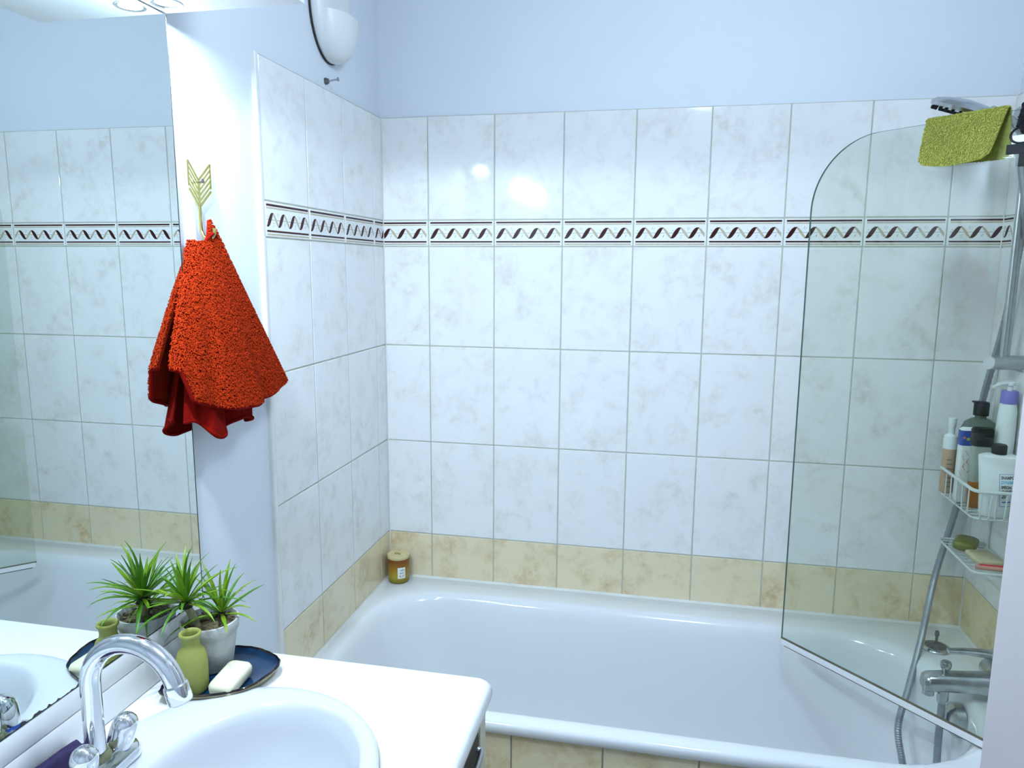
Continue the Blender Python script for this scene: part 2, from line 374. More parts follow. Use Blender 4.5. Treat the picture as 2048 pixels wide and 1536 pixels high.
# ---------------- tiles
GAP = 0.0034
TC = {}
def tile_mesh(wd, h, kind):
    k = (round(wd, 4), round(h, 4), kind)
    if k in TC: return TC[k]
    g = GAP / 2
    vf = box(g, wd - g, 0.0, 0.007, g, h - g, 0.0011, 1)
    me = mesh('wall_tile', vf[0], vf[1], 30)
    me.materials.append(M_BEIGE if kind == 'beige' else M_TILE)
    TC[k] = me; return me
def clipped(poly, x0, x1):
    for s, lim in ((1, x0), (-1, -x1)):
        out = []
        for a, b in zip(poly, poly[1:] + poly[:1]):
            ia, ib = a[0] * s >= lim, b[0] * s >= lim
            if ia: out.append(a)
            if ia != ib:
                t = (lim - a[0] * s) / ((b[0] - a[0]) * s); out.append((a[0] + (b[0] - a[0]) * t, a[1] + (b[1] - a[1]) * t))
        poly = out
        if len(poly) < 3: return []
    return poly
def border_mesh(wd, start):
    """decor border tile: the part of a full 200 mm pattern beginning at 'start'"""
    k = (round(wd, 4), round(start, 4), 'border')
    if k in TC: return TC[k]
    h = ZB1 - ZB2; g = GAP / 2
    V, F = box(g, wd - g, -0.0006, 0.007, g, h - g, 0.0016, 2); V = list(V); F = list(F); mi = [0] * len(F)
    x0, x1 = g + 0.0045, wd - g - 0.0045
    if start > 0.001: x0 = g + 0.0008
    if wd < 0.19 and start < 0.001: x1 = wd - 0.0008
    def add(poly, m, lift=0.00016):
        poly = clipped([(p[0] - start, p[1]) for p in poly], x0, x1)
        if len(poly) < 3: return
        n = len(V); V.extend((p[0], -0.0006 - lift, p[1]) for p in poly); F.append(tuple(range(n, n + len(poly)))); mi.append(m)
    def band(a, b, m): add([(-0.01, a), (0.25, a), (0.25, b), (-0.01, b)], m)
    band(0.0050, 0.0088, 2); band(0.0118, 0.0160, 1); band(0.0615, 0.0650, 2); band(0.0670, 0.0718, 1)
    band(0.0377, 0.0385, 3)
    zc, amp = 0.0380, 0.0150; per = 0.0488
    for q in range(-1, 5):
        xs = 0.0085 + q * per
        N = 9
        # falling pale half of the ribbon, then the rising dark half on top
        for (xa, xb, sgn, m, hw, lift) in ((xs + 0.0225, xs + per + 0.001, 1, 2, 0.0040, 0.0002), (xs, xs + 0.0225, -1, 1, 0.0064, 0.00028)):
            for s in range(N):
                quad = []
                for t, sd in ((s / N, -1), ((s + 1) / N, -1), ((s + 1) / N, 1), (s / N, 1)):
                    wv = hw * (0.66 + 0.34 * math.sin(PI * min(max(t, 0.02), 0.98)) ** 0.7)
                    tt = 0.5 - 0.5 * math.cos(PI * t) if True else t
                    quad.append((xa + (xb - xa) * (0.30 * t + 0.70 * (math.asin(2 * t - 1) / PI + 0.5)) + sd * wv, zc + sgn * amp * (1 - 2 * t)))
                add(quad, m, lift)
        # leaves, tendrils and dots
        bx = xs + 0.0135
        if q % 2 == 0:
            add([(xs - 0.001, zc + 0.016), (xs + 0.001, zc + 0.010), (xs + 0.006, zc + 0.003), (xs + 0.002, zc + 0.007)], 3)
            for dx, dz in ((0.024, -0.008), (0.027, -0.012), (0.0235, -0.0145), (0.028, -0.0065)):
                add([(xs + dx - 0.0007, zc + dz - 0.001), (xs + dx + 0.0007, zc + dz - 0.001), (xs + dx + 0.0009, zc + dz + 0.001), (xs + dx - 0.0004, zc + dz + 0.001)], 3)
            for dx, dz in ((0.043, 0.012), (0.046, 0.009), (0.0445, 0.015), (0.049, 0.0125)):
                add([(xs + dx - 0.0007, zc + dz - 0.001), (xs + dx + 0.0007, zc + dz - 0.001), (xs + dx + 0.0009, zc + dz + 0.001), (xs + dx - 0.0004, zc + dz + 0.001)], 3)
        else:
            add([(xs + 0.029, zc - 0.003), (xs + 0.0275, zc - 0.008), (xs + 0.0235, zc - 0.014), (xs + 0.0262, zc - 0.007)], 3)
    me = mesh('border_tile', V, F, None, mi)
    for q in (M_BORD, M_BROWN, M_TAN, M_TWIG): me.materials.append(q)
    TC[k] = me; return me

ROWS = [(Z_RIM, Z3, 'beige'), (Z3, Z2, 'plain'), (Z2, Z1, 'plain'), (Z1, ZB2, 'plain'), (ZB2, ZB1, 'border'), (ZB1, ZT, 'plain')]
def tile_wall(parent, cols, place, rot):
    """cols: (offset along wall as seen left to right, width, pattern start)"""
    for a, wd, st in cols:
        for z0, z1, kind in ROWS:
            if kind == 'border': o = link('border_tile', border_mesh(wd, st), None, parent)
            else: o = link('beige_tile' if kind == 'beige' else 'wall_tile', tile_mesh(wd, z1 - z0, kind), None, parent)
            o.location = place(a, z0); o.rotation_euler = (0, 0, rot)
X0 = 0.1432
cols = [(0.0, X0, TW - X0)] + [(X0 + k * TW, TW, 0.0) for k in range(7)] + [(X0 + 7 * TW, XR - X0 - 7 * TW, 0.0)]
tile_wall(wall_back, cols, lambda a, z: (a, 0, z), 0)
obj('grout', box(0, XR, 0.0016, WB + 0.001, Z_RIM, ZT), M_GROUT, wall_back, None)
EDGE = 0.681
cols = [(-EDGE + k * TW, TW, 0.0) for k in range(3)] + [(-EDGE + 3 * TW, EDGE - 3 * TW, 0.0)]
tile_wall(wall_left, cols, lambda a, z: (0, a, z), PI / 2)
obj('grout', box(-WB - 0.001, -0.0016, -EDGE, 0.001, Z_RIM, ZT), M_GROUT, wall_left, None)
RJ = 0.062
cols = [(0.0, RJ, TW - RJ)] + [(RJ + k * TW, TW, 0.0) for k in range(3)]
tile_wall(wall_right, cols, lambda a, z: (XR, -a, z), -PI / 2)
obj('grout', box(XR + 0.0016, XR + WB + 0.001, -RJ - 3 * TW, -0.001, Z_RIM, ZT), M_GROUT, wall_right, None)
struct('trim_3', join(*[prism([(xa - sg * 0.0012, 0.0016), (xa + sg * 0.0034, 0.0004), (xa + sg * 0.0004, -0.0034)], 'z', Z_RIM + 0.004, ZT) for xa, sg in ((0.0, 1), (XR, -1))]), M_SEALANT, 'thin pale sealant lines in the tiled corners of the bath alcove')['category'] = 'trim'
# white edge profile closing the tiles on the left wall
prof = [(-WB, -EDGE), (0.0005, -EDGE), (0.0010, -EDGE - 0.002), (0.0010, -EDGE - 0.0105), (-0.001, -EDGE - 0.0132), (-WB, -EDGE - 0.0142)]
struct('trim_1', prism(prof, 'z', 0.55, ZT), M_TRIM, 'white quarter-round edge strip closing the tiles on the left wall', 35)['category'] = 'trim'

# ---------------- door leaf standing ajar at the right edge of the frame
free, hinge = Vector((1.212, -1.302, 0)), Vector((1.722, -1.822, 0))
dd = (hinge - free).normalized(); ang = math.atan2(dd.y, dd.x)
dl = (hinge - free).length
door = tag(empty('door_1', (free.x, free.y, 0.0)), 'pale white door leaf standing ajar at the right edge with round metal knob', 'door', kind='structure')
door.rotation_euler = (0, 0, ang)
obj('door_leaf', box(0, dl, -0.0, 0.036, 0.01, 2.03, 0.003), M_DOOR, door)
kn = lathe([(0.0, 0), (0.024, 0), (0.024, 0.004), (0.010, 0.008), (0.010, 0.022), (0.019, 0.030), (0.022, 0.040), (0.018, 0.050), (0, 0.053)], 28)
obj('door_knob', xf(kn, T(0.048, 0.0, 0.995) @ R(PI / 2, 'X')), M_STEEL, door)
obj('door_knob', xf(kn, T(0.048, 0.036, 0.995) @ R(-PI / 2, 'X')), M_STEEL, door)
struct('trim_2', join(box(XD - 0.012, XD + 0.0, -1.07, -1.0, 0, 2.12, 0.003), box(XD - 0.012, XD, -1.9, -1.84, 0, 2.12, 0.003), box(XD - 0.012, XD, -1.84, -1.07, 2.05, 2.12, 0.003)), M_DOOR, 'white door casing on the right wall')['category'] = 'trim'
# ceiling lamp above the room
cl = thing('ceiling_lamp', (0.98, -1.22, CEIL), 'round white ceiling lamp above the middle of the room', 'lamp')
part('lamp_base', lathe([(0, -0.002), (0.10, -0.002), (0.10, -0.02), (0, -0.02)], 28, (0.98, -1.22, CEIL)), M_VENT, cl)
part('lamp_globe', lathe([(0.07, -0.02), (0.10, -0.022), (0.09, -0.028), (0.06, -0.032), (0, -0.034)], 28, (0.98, -1.22, CEIL)), M_GLOBE, cl)

# ================================================================== BATHTUB
tub = thing('bathtub', (0.85, -0.35, 0.0), 'white enamel bathtub in the tiled alcove', 'bathtub')
rad = lambda a, b: (b, a, a, b)
rings = [rring(0.001, XR - 0.001, -0.700, -0.0005, 0.012, 0.544), rring(0.001, XR - 0.001, -0.703, -0.0005, 0.012, 0.552), rring(0.001, XR - 0.001, -0.703, -0.0005, 0.012, 0.562), rring(0.002, XR - 0.002, -0.700, -0.001, 0.013, 0.5675), rring(0.006, XR - 0.006, -0.694, -0.004, 0.015, 0.5705),
         rring(0.030, 1.606, -0.668, -0.085, rad(0.165, 0.26), 0.5705), rring(0.040, 1.594, -0.660, -0.095, rad(0.165, 0.26), 0.569),
         rring(0.050, 1.584, -0.652, -0.105, rad(0.165, 0.26), 0.563), rring(0.060, 1.576, -0.645, -0.113, rad(0.165, 0.26), 0.551), rring(0.070, 1.571, -0.638, -0.120, rad(0.165, 0.255), 0.530),
         rring(0.105, 1.562, -0.618, -0.138, rad(0.165, 0.235), 0.42), rring(0.160, 1.548, -0.600, -0.155, rad(0.16, 0.21), 0.30),
         rring(0.235, 1.525, -0.580, -0.175, rad(0.15, 0.19), 0.205), rring(0.285, 1.50, -0.560, -0.195, rad(0.15, 0.17), 0.165), rring(0.35, 1.45, -0.52, -0.235, rad(0.12, 0.14), 0.145), rring(0.50, 1.35, -0.43, -0.33, 0.045, 0.142)]
part('tub_shell', loft(rings, False, True), M_ENAMEL, tub, 60)
sea = join(prism([(-0.0005, 0.5665), (-0.0070, 0.5700), (-0.0045, 0.5718), (-0.0005, 0.5765)], 'x', 0.001, XR - 0.001),
           ([(x, y, z) for y in (-0.685, -0.001) for x, z in ((0.0005, 0.5665), (0.0070, 0.5700), (0.0045, 0.5718), (0.0005, 0.5765))], [(3, 2, 1, 0), (4, 5, 6, 7), (0, 1, 5, 4), (1, 2, 6, 5), (2, 3, 7, 6), (3, 0, 4, 7)]),
           ([(XR - x, y, z) for y in (-0.685, -0.001) for x, z in ((0.0005, 0.5665), (0.0070, 0.5700), (0.0045, 0.5718), (0.0005, 0.5765))], [(0, 1, 2, 3), (7, 6, 5, 4), (4, 5, 1, 0), (5, 6, 2, 1), (6, 7, 3, 2), (7, 4, 0, 3)]))
part('sealant', sea, M_SEALANT, tub, 60)
ovf = xf(lathe([(0, 0.020), (0.020, 0.018), (0.030, 0.012), (0.040, 0.003), (0.040, -0.016)], 32), T(1.5535, -0.375, 0.512) @ R(-PI / 2 - 0.06, 'Y'))
ov = part('overflow_cover', ovf, M_CHROME_D, tub); ov['label'] = 'chrome overflow cover'
dr = part('drain', lathe([(0.034, 0), (0.034, 0.003), (0.024, 0.004), (0.022, -0.001), (0, -0.001)], 28, (1.30, -0.38, 0.1435)), M_CHROME, tub)

apron = part('apron', box(0.002, XR - 0.002, -0.688, -0.660, 0.0, 0.543), M_GROUT, tub, None)
apron['label'] = 'beige tiled front apron'
for z0, z1 in ((0.235, 0.541), (0.0, 0.235)):
    for a, wd in [(0.002, X0 - 0.002)] + [(X0 + k * TW, TW) for k in range(7)] + [(X0 + 7 * TW, XR - X0 - 7 * TW - 0.002)]:
        o = link('beige_tile', tile_mesh(wd, z1 - z0, 'beige'), None, apron); o.location = (a - 0.85, -0.692 + 0.35, z0)

# deck knob of the old waste control
pk = thing('waste_control', (1.585, -0.140, Z_RIM), 'tarnished round waste control with a short rod on the bath rim corner', 'drain control')
part('ring', lathe([(0.0, 0.0), (0.034, 0.0), (0.036, 0.003), (0.034, 0.006), (0.028, 0.008)], 32, (1.585, -0.140, Z_RIM + 0.0006)), M_CHROME_D, pk)
part('cap', lathe([(0.027, 0.004), (0.026, 0.009), (0.018, 0.013), (0.0, 0.015)], 32, (1.585, -0.140, Z_RIM + 0.0006)), M_DKMET, pk)
part('rod', join(tube([(1.585, -0.14, Z_RIM + 0.012), (1.585, -0.14, Z_RIM + 0.036)], 0.0035), lathe([(0, 0.034), (0.0045, 0.035), (0.006, 0.042), (0.0045, 0.050), (0, 0.052)], 14, (1.585, -0.14, Z_RIM))), M_DKMET, pk)

# ================================================================== SHOWER SCREEN
Fp = Vector((1.186, -0.205, 0)); Dv = Vector((0.69072, -0.72313, 0)); Nv = Vector((-0.72313, -0.69072, 0))
SL, SZ0, SZ1, SR = 0.672, 0.588, 1.865, 0.165
def sp(s, z, n=0.0): return Fp + Dv * s + Nv * n + Vector((0, 0, z))
screen = thing('shower_screen', (Fp.x, Fp.y, Z_RIM), 'clear glass bath screen with rounded corner swung in over the tub', 'shower screen')
outl = [(SL, SZ0), (SL, SZ1)] + [(SR - SR * math.sin(a), SZ1 - SR + SR * math.cos(a)) for a in [PI / 2 * k / 20 for k in range(21)]] + [(0.0, SZ0)]
th = 0.003
n = len(outl)
V = [sp(s, z, th) for s, z in outl] + [sp(s, z, -th) for s, z in outl]
part('glass_pane', (V, [tuple(range(n)), tuple(range(n, 2 * n))[::-1]]), M_PANE, screen, None)
E_ = [(i, (i + 1) % n, n + (i + 1) % n, n + i) for i in range(n)]
part('glass_edge', (V, E_), M_PEDGE, screen, None)
def sbox(s0, s1, n0, n1, z0, z1):
    return [sp(s, z, q) for s in (s0, s1) for q in (n0, n1) for z in (z0, z1)], [(0, 1, 3, 2), (4, 6, 7, 5), (0, 4, 5, 1), (2, 3, 7, 6), (0, 2, 6, 4), (1, 5, 7, 3)]
part('bottom_seal', sbox(0.004, SL, -0.006, 0.006, 0.5745, 0.589), M_SEAL, screen, None)
part('gasket', join(sbox(0.0, SL, -0.0042, 0.0042, 0.589, 0.5902), sbox(0.012, SL, -0.0045, 0.0045, 0.5715, 0.5745)), M_GASKET, screen, None)
hg = sp(SL + 0.008, 0)
part('hinge_profile', box(hg.x - 0.010, hg.x + 0.010, hg.y - 0.010, hg.y + 0.012, 0.5735, 1.872, 0.003), M_WPLAST, screen)

# ---- green washcloth over the glass
def cloth_over(s0f, s1f, s0b, s1b, zf, zb, nu=46, flare=0.010, wob=0.003):
    prof = []
    pts = [(0.0052, SZ1 + 0.004)]
    us = np.linspace(0, 1, nu)
    P = np.zeros((nu, 40, 3))
    for i, u in enumerate(us):
        for j in range(40):
            t = j / 39.0            # 0 front bottom .. 1 back bottom
            if t < 0.44:
                k = 1 - t / 0.44; nn = 0.0062 + flare * k * (0.5 + 0.6 * u) ; z = SZ1 + 0.002 - zf * k
                k2 = k; s0, s1 = s0f, s1f; side = 1
                zz = z - 0.008 * math.sin(PI * u) * k + 0.014 * (u - 0.5) * 0
            elif t < 0.56:
                a = (t - 0.44) / 0.12 * PI; nn = 0.0062 * math.cos(a); zz = SZ1 + 0.002 + 0.0055 * math.sin(a); k2 = 0; s0, s1 = s0f, s1f
            else:
                k = (t - 0.56) / 0.44; nn = -0.0062 - flare * 1.3 * k ** 1.3 * (0.3 + u); zz = SZ1 + 0.002 - zb * k
                k2 = k; s0, s1 = s0b, s1b
            top0, top1 = s0f + 0.006, s1b
            sa = top0 + (s0 - top0) * k2; sb = top1 + (s1 - top1) * k2
            # softly rounded corners at the hem
            s = sa + (sb - sa) * u
            q = min(u, 1 - u) / 0.10
            if q < 1 and k2 > 0.85: zz += 0.010 * (1 - q) ** 2 * (k2 - 0.85) / 0.15
            nn += (wob * math.sin(u * 9 + 1) * k2) * (1 if nn > 0 else -1)
            P[i, j] = sp(s, zz, nn)[:]
    return P
P = cloth_over(0.262, 0.402, 0.268, 0.424, 0.086, 0.088)
wc = thing('washcloth', tuple(sp(0.34, 1.78)), 'olive green terry washcloth folded over the top of the glass screen', 'washcloth')
Nn = grid_normals(P); P2 = P + Nn * 0.0022; P1 = P
nu, nv = P.shape[:2]
def shell(A, B):
    nu, nv = A.shape[:2]
    V = A.reshape(-1, 3).tolist() + B.reshape(-1, 3).tolist(); o = nu * nv
    F = [f[::-1] for f in grid_faces(nu, nv)] + grid_faces(nu, nv, o)
    def q(a, b): F.append((a, b, b + o, a + o))
    for i in range(nu - 1): q(i * nv, (i + 1) * nv); q((i + 1) * nv + nv - 1, i * nv + nv - 1)
    for j in range(nv - 1): q(j + 1, j); q((nu - 1) * nv + j, (nu - 1) * nv + j + 1)
    return V, F
out_side = 1.0 if np.dot(Nn[20, 5], np.array(Nv)) > 0 else -1.0
P2 = P + Nn * out_side * 0.0022
part('cloth', shell(P, P2), M_GREEN, wc, 60)
o = part('terry_pile', pile(P2, 14000, 0.0032, 0.0007, out_side), M_GPILE, wc, None); o['kind'] = 'stuff'

# ---- black scrubbing strap beside it
bs = thing('scrub_strap', tuple(sp(0.475, 1.77)), 'black terry scrubbing strap with looped handle hung on the glass screen by the green washcloth', 'bath scrubber')
P = cloth_over(0.443, 0.540, 0.443, 0.540, 0.040, 0.050, 24, 0.004, 0.001)
Nn = grid_normals(P)
part('terry_pad', shell(P, P + Nn * out_side * 0.004), M_BLACK, bs, 60)
o = part('terry_pile', pile(P + Nn * out_side * 0.004, 4500, 0.003, 0.0008, out_side), M_BLACK, bs, None); o['kind'] = 'stuff'
def ell(sc, zc, a, b, nn): return [sp(sc + a * math.cos(t), zc + b * math.sin(t), nn) for t in [2 * PI * k / 28 for k in range(28)]]
part('handle_loop', tube(ell(0.456, 1.816, 0.020, 0.015, 0.012), 0.0022, 8, True), M_BPLAST, bs)
part('handle_loop', tube(ell(0.500, 1.812, 0.022, 0.013, 0.012), 0.0022, 8, True), M_BPLAST, bs)
part('handle_bar', join(sbox(0.432, 0.545, 0.008, 0.015, 1.782, 1.800), sbox(0.455, 0.535, 0.009, 0.014, 1.758, 1.783)), M_BPLAST, bs, None)
part('handle_plate', sbox(0.440, 0.535, 0.0095, 0.0125, 1.797, 1.816), M_PAPER, bs, None)

# ================================================================== SHOWER RAIL, HOSE, HEAD
RX, RY = 1.650, -0.190
rail = thing('shower_rail', (RX, RY, 1.34), 'brushed steel double-bar shower rail on the right tiled wall', 'shower rail')
part('bar', join(tube([(RX - 0.006, RY - 0.006, 1.345), (RX - 0.006, RY - 0.006, 1.985)], 0.0075, 14), tube([(RX + 0.006, RY + 0.006, 1.345), (RX + 0.006, RY + 0.006, 1.985)], 0.0075, 14)), M_STEEL, rail)
for z in (1.978,):
    part('bracket', join(tube([(XR - 0.0005, RY, z), (RX - 0.012, RY, z)], 0.013, 18), lathe([(0, 0), (0.022, 0), (0.022, 0.004), (0, 0.004)], 24, (0, 0, 0)) if False else tube([(XR - 0.0005, RY, z), (XR - 0.006, RY, z)], 0.022, 20)), M_STEEL, rail)
part('bracket', tube([(RX - 0.034, RY - 0.012, 1.345), (XR - 0.0005, RY + 0.003, 1.345)], 0.0175, 22), M_STEEL, rail)
part('bracket_cap', tube([(RX - 0.0385, RY - 0.0136, 1.345), (RX - 0.034, RY - 0.012, 1.345)], [0.0165, 0.0175], 22), M_CHROME, rail)
part('head_holder', tube([(RX, RY, 1.915), (RX - 0.03, RY - 0.012, 1.915)], 0.017, 18), M_STEEL, rail)

head = thing('hand_shower', (1.60, -0.22, 1.90), 'chrome hand shower with flat round head above the green washcloth', 'shower head')
hx = T(1.489, -0.262, 1.922) @ R(math.radians(17), 'Y') @ R(math.radians(15), 'X')
disc = lathe([(0, -0.014), (0.066, -0.014), (0.073, -0.010), (0.075, -0.003), (0.066, 0.006), (0.040, 0.013), (0.0, 0.017)], 44)
part('head_disc', xf(disc, hx), M_CHROME_D, head)
noz = []
for ring, cnt in ((0.066, 26), (0.050, 20), (0.034, 13), (0.018, 7)):
    for k in range(cnt):
        a = 2 * PI * k / cnt; noz.append(xf(lathe([(0.0040, -0.013), (0.0026, -0.020), (0, -0.020)], 6, (ring * math.cos(a), ring * math.sin(a), 0)), hx))
o = part('nozzles', join(*noz), M_BPLAST, head, None)
p0 = hx @ Vector((0.050, 0.0, 0.004)); 
part('handle', tube(smoothpath([p0, p0 + Vector((0.035, 0.015, -0.012)), (1.600, -0.222, 1.892), (1.630, -0.207, 1.872), (1.635, -0.204, 1.80)], 6), [0.014] * 6 + [0.012] * 19, 14), M_CHROME_D, head)

hose_pts = [(1.635, -0.204, 1.80), (1.652, -0.205, 1.70), (1.664, -0.165, 1.588), (1.6665, -0.130, 1.431), (1.667, -0.055, 1.235), (1.644, -0.030, 0.951), (1.597, -0.055, 0.742), (1.539, -0.165, 0.603), (1.496, -0.235, 0.499), (1.466, -0.28, 0.423), (1.470, -0.31, 0.358), (1.487, -0.335, 0.285), (1.512, -0.36, 0.285), (1.524, -0.38, 0.36), (1.5225, -0.380, 0.46), (1.522, -0.38, 0.585)]
sm = smoothpath(hose_pts, 26)
hs = thing('shower_hose', (1.47, -0.31, 0.28), 'grey ribbed shower hose hanging from the rail into the tub', 'shower hose')
part('hose', tube(sm, [0.0078 + (0.0009 if k % 2 else 0) for k in range(len(sm))], 10), M_HOSE, hs, 30)
part('hose_nut', lathe([(0, 0), (0.0115, 0), (0.0125, 0.012), (0.0115, 0.030), (0, 0.030)], 16, (1.522, -0.38, 0.556)), M_CHROME_D, hs)

mx = thing('bath_mixer', (1.60, -0.38, Z_RIM), 'worn chrome lever bath mixer at the tap end of the tub', 'tap')
spout = []
for x, hw, z0, z1 in ((1.474, 0.014, 0.592, 0.612), (1.477, 0.020, 0.586, 0.622), (1.488, 0.023, 0.583, 0.628), (1.520, 0.024, 0.587, 0.632), (1.570, 0.025, 0.590, 0.636), (1.610, 0.027, 0.590, 0.640), (1.640, 0.030, 0.588, 0.646)):
    r_ = min(hw, (z1 - z0) / 2) * 0.85
    spout.append([(x, q[0], q[1]) for q in [(p[0], p[1]) for p in rring(-0.38 - hw, -0.38 + hw, z0, z1, r_, 0, 6)]])
part('spout', loft(spout), M_CHROME_D, mx, 50)
part('outlet', lathe([(0.013, -0.010), (0.013, 0.01), (0, 0.01)], 18, (1.490, -0.38, 0.584)), M_CHROME_D, mx)
part('body', tube([(1.650, -0.46, 0.615), (1.650, -0.30, 0.615)], 0.026, 22), M_CHROME_D, mx)
part('cartridge', lathe([(0.027, 0), (0.027, 0.030), (0.022, 0.040), (0, 0.042)], 24, (1.645, -0.38, 0.632)), M_CHROME_D, mx)
for y in (-0.445, -0.315):
    part('inlet', tube([(XR - 0.0005, y, 0.615), (1.655, y, 0.615)], 0.016, 18), M_CHROME_D, mx)
    part('rosette', tube([(XR - 0.0005, y, 0.615), (XR - 0.010, y, 0.615)], [0.032, 0.026], 24), M_CHROME_D, mx)
lev = []
for x, y, z, hw, hh in ((1.660, -0.38, 0.676, 0.020, 0.010), (1.635, -0.381, 0.684, 0.019, 0.010), (1.600, -0.383, 0.690, 0.014, 0.007), (1.560, -0.385, 0.692, 0.011, 0.005), (1.520, -0.387, 0.690, 0.009, 0.004)):
    lev.append([(x, p[0], p[1]) for p in rring(y - hw, y + hw, z - hh, z + hh, hh * 0.9, 0, 5)])
part('lever', loft(lev), M_CHROME_D, mx, 50)
part('diverter_knob', lathe([(0.007, 0), (0.007, 0.010), (0.011, 0.016), (0.0125, 0.026), (0.010, 0.031), (0, 0.032)], 20, (1.522, -0.38, 0.628)), M_CHROME_D, mx)
part('hose_outlet', lathe([(0.0125, 0), (0.0125, 0.012), (0, 0.012)], 18, (1.522, -0.38, 0.580)), M_CHROME_D, mx)

# ================================================================== CADDY AND TOILETRIES
BX0, BX1, BY0, BY1 = 1.576, 1.688, -0.300, -0.062
cad = thing('shower_caddy', (1.635, -0.18, 0.84), 'two-tier coated wire shower caddy on the right tiled wall', 'caddy')
def rrect(x0, x1, y0, y1, r, z): return rring(x0, x1, y0, y1, r, z, 5)
part('rim', tube(rrect(BX0, BX1, BY0, BY1, 0.022, 1.050), 0.0042, 8, True), M_WIRE, cad)
part('base_ring', tube(rrect(BX0 + 0.004, BX1, BY0 + 0.006, BY1 - 0.004, 0.02, 0.982), 0.0022, 6, True), M_WIRE, cad)
for k in range(9):
    y = BY0 + 0.02 + (BY1 - BY0 - 0.04) * k / 8
    part('base_wire', tube([(BX0 + 0.004, y, 0.982), (BX1, y, 0.982)], 0.0016, 6), M_WIRE, cad)
for k in range(3):
    y0 = BY0 + 0.035 + k * 0.072
    part('loop_wire', tube(smoothpath([(BX0, y0, 1.049), (BX0 + 0.001, y0 + 0.002, 0.992), (BX0 + 0.003, y0 + 0.010, 0.983), (BX0 + 0.003, y0 + 0.030, 0.983), (BX0 + 0.001, y0 + 0.038, 0.992), (BX0, y0 + 0.040, 1.049)], 5), 0.0017, 6), M_WIRE, cad)
for k in range(3):
    x0 = BX0 + 0.014 + k * 0.032
    part('loop_wire', tube(smoothpath([(x0, BY0, 1.049), (x0 + 0.001, BY0 + 0.002, 0.992), (x0 + 0.006, BY0 + 0.006, 0.983), (x0 + 0.018, BY0 + 0.006, 0.983), (x0 + 0.021, BY0 + 0.002, 0.992), (x0 + 0.022, BY0, 1.049)], 5), 0.0017, 6), M_WIRE, cad)
part('tier_ring', tube(rrect(BX0 + 0.012, BX1, -0.305, -0.070, 0.02, 0.852), 0.0030, 8, True), M_WIRE, cad)
for k in range(10):
    y = -0.293 + 0.211 * k / 9
    part('tier_wire', tube([(BX0 + 0.013, y, 0.851), (BX1 - 0.004, y, 0.846), (BX1, y, 0.846)], 0.0016, 6), M_WIRE, cad)
for y in (-0.235, -0.125):
    part('side_rail', tube([(BX1 - 0.001, y, 0.846), (BX1 - 0.001, y, 1.06)], 0.0028, 8), M_WIRE, cad)
ZB = 0.9842

def lab_text(s, size, fx, m, parent, bold=0.0, name='lettering'):
    vf = text(s, size, bold); vs = [fx(v[0], v[1]) for v in vf[0]]
    return part(name, (vs, vf[1]), m, parent, None)

# tan bottle with white foam pump
b = thing('foam_bottle', (1.591, -0.082, ZB), 'slim tan bottle with white pump cap at the back of the caddy', 'bottle')
part('bottle_body', lathe([(0, 0), (0.014, 0), (0.0163, 0.003), (0.0163, 0.118), (0, 0.118)], 26, (1.591, -0.082, ZB)), M_TANB, b)
part('cap', lathe([(0.0168, 0.1185), (0.0168, 0.140), (0.0155, 0.152), (0.008, 0.158), (0.008, 0.176), (0.0095, 0.178), (0.0095, 0.200), (0, 0.201)], 26, (1.591, -0.082, ZB)), M_WPLAST, b)
for k in range(7):
    part('label_line', box(1.591 - 0.010, 1.591 + 0.002 + 0.006 * (k % 3), -0.0990, -0.0982, ZB + 0.018 + k * 0.012, ZB + 0.0205 + k * 0.012), M_STEM, b, None)
# white tube with blue band
b = thing('soap_refill', (1.600, -0.155, ZB), 'flat white bottle with blue band and rose print in the caddy', 'bottle')
bx = loft([rring(1.600 - w_, 1.600 + w_, -0.155 - d_, -0.155 + d_, r_, ZB + z, 5) for w_, d_, r_, z in ((0.014, 0.010, 0.006, 0), (0.0165, 0.0125, 0.007, 0.004), (0.0165, 0.0125, 0.007, 0.150), (0.0165, 0.012, 0.007, 0.185), (0.012, 0.004, 0.003, 0.191))])
part('bottle_body', bx, M_PAPER, b, 40)
part('blue_band', loft([rring(1.600 - 0.0169, 1.600 + 0.0169, -0.155 - 0.0129, -0.155 + 0.0129, 0.0073, ZB + z, 5) for z in (0.146, 0.184)], False, False), M_BLUECAP, b, 40)
FY = -0.1682
lab_text('p', 0.024, lambda x, y: (1.6035 + x, FY, ZB + 0.159 + y), M_PAPER, b, 0.0005)
part('label_dot', xf(lathe([(0.0042, 0), (0, 0.0002)], 12), T(1.5995, FY, ZB + 0.163) @ R(PI / 2, 'X')), M_YGRN, b, None)
part('label_dot', xf(lathe([(0.0036, 0), (0, 0.0002)], 12), T(1.5905, FY, ZB + 0.166) @ R(PI / 2, 'X')), M_INKR, b, None)
for k in range(9):
    x = 1.590 + 0.019 * ((k * 37) % 10) / 10; z = ZB + 0.070 + k * 0.0065
    part('printed_sprig', ([(x, FY + 0.0003, z), (x + 0.0016, FY + 0.0003, z), (x + 0.0055 * (1 if k % 2 else -1), FY + 0.0003, z + 0.011), (x + 0.0040 * (1 if k % 2 else -1), FY + 0.0003, z + 0.011)], [(0, 1, 2, 3)]), M_INKR, b, None)
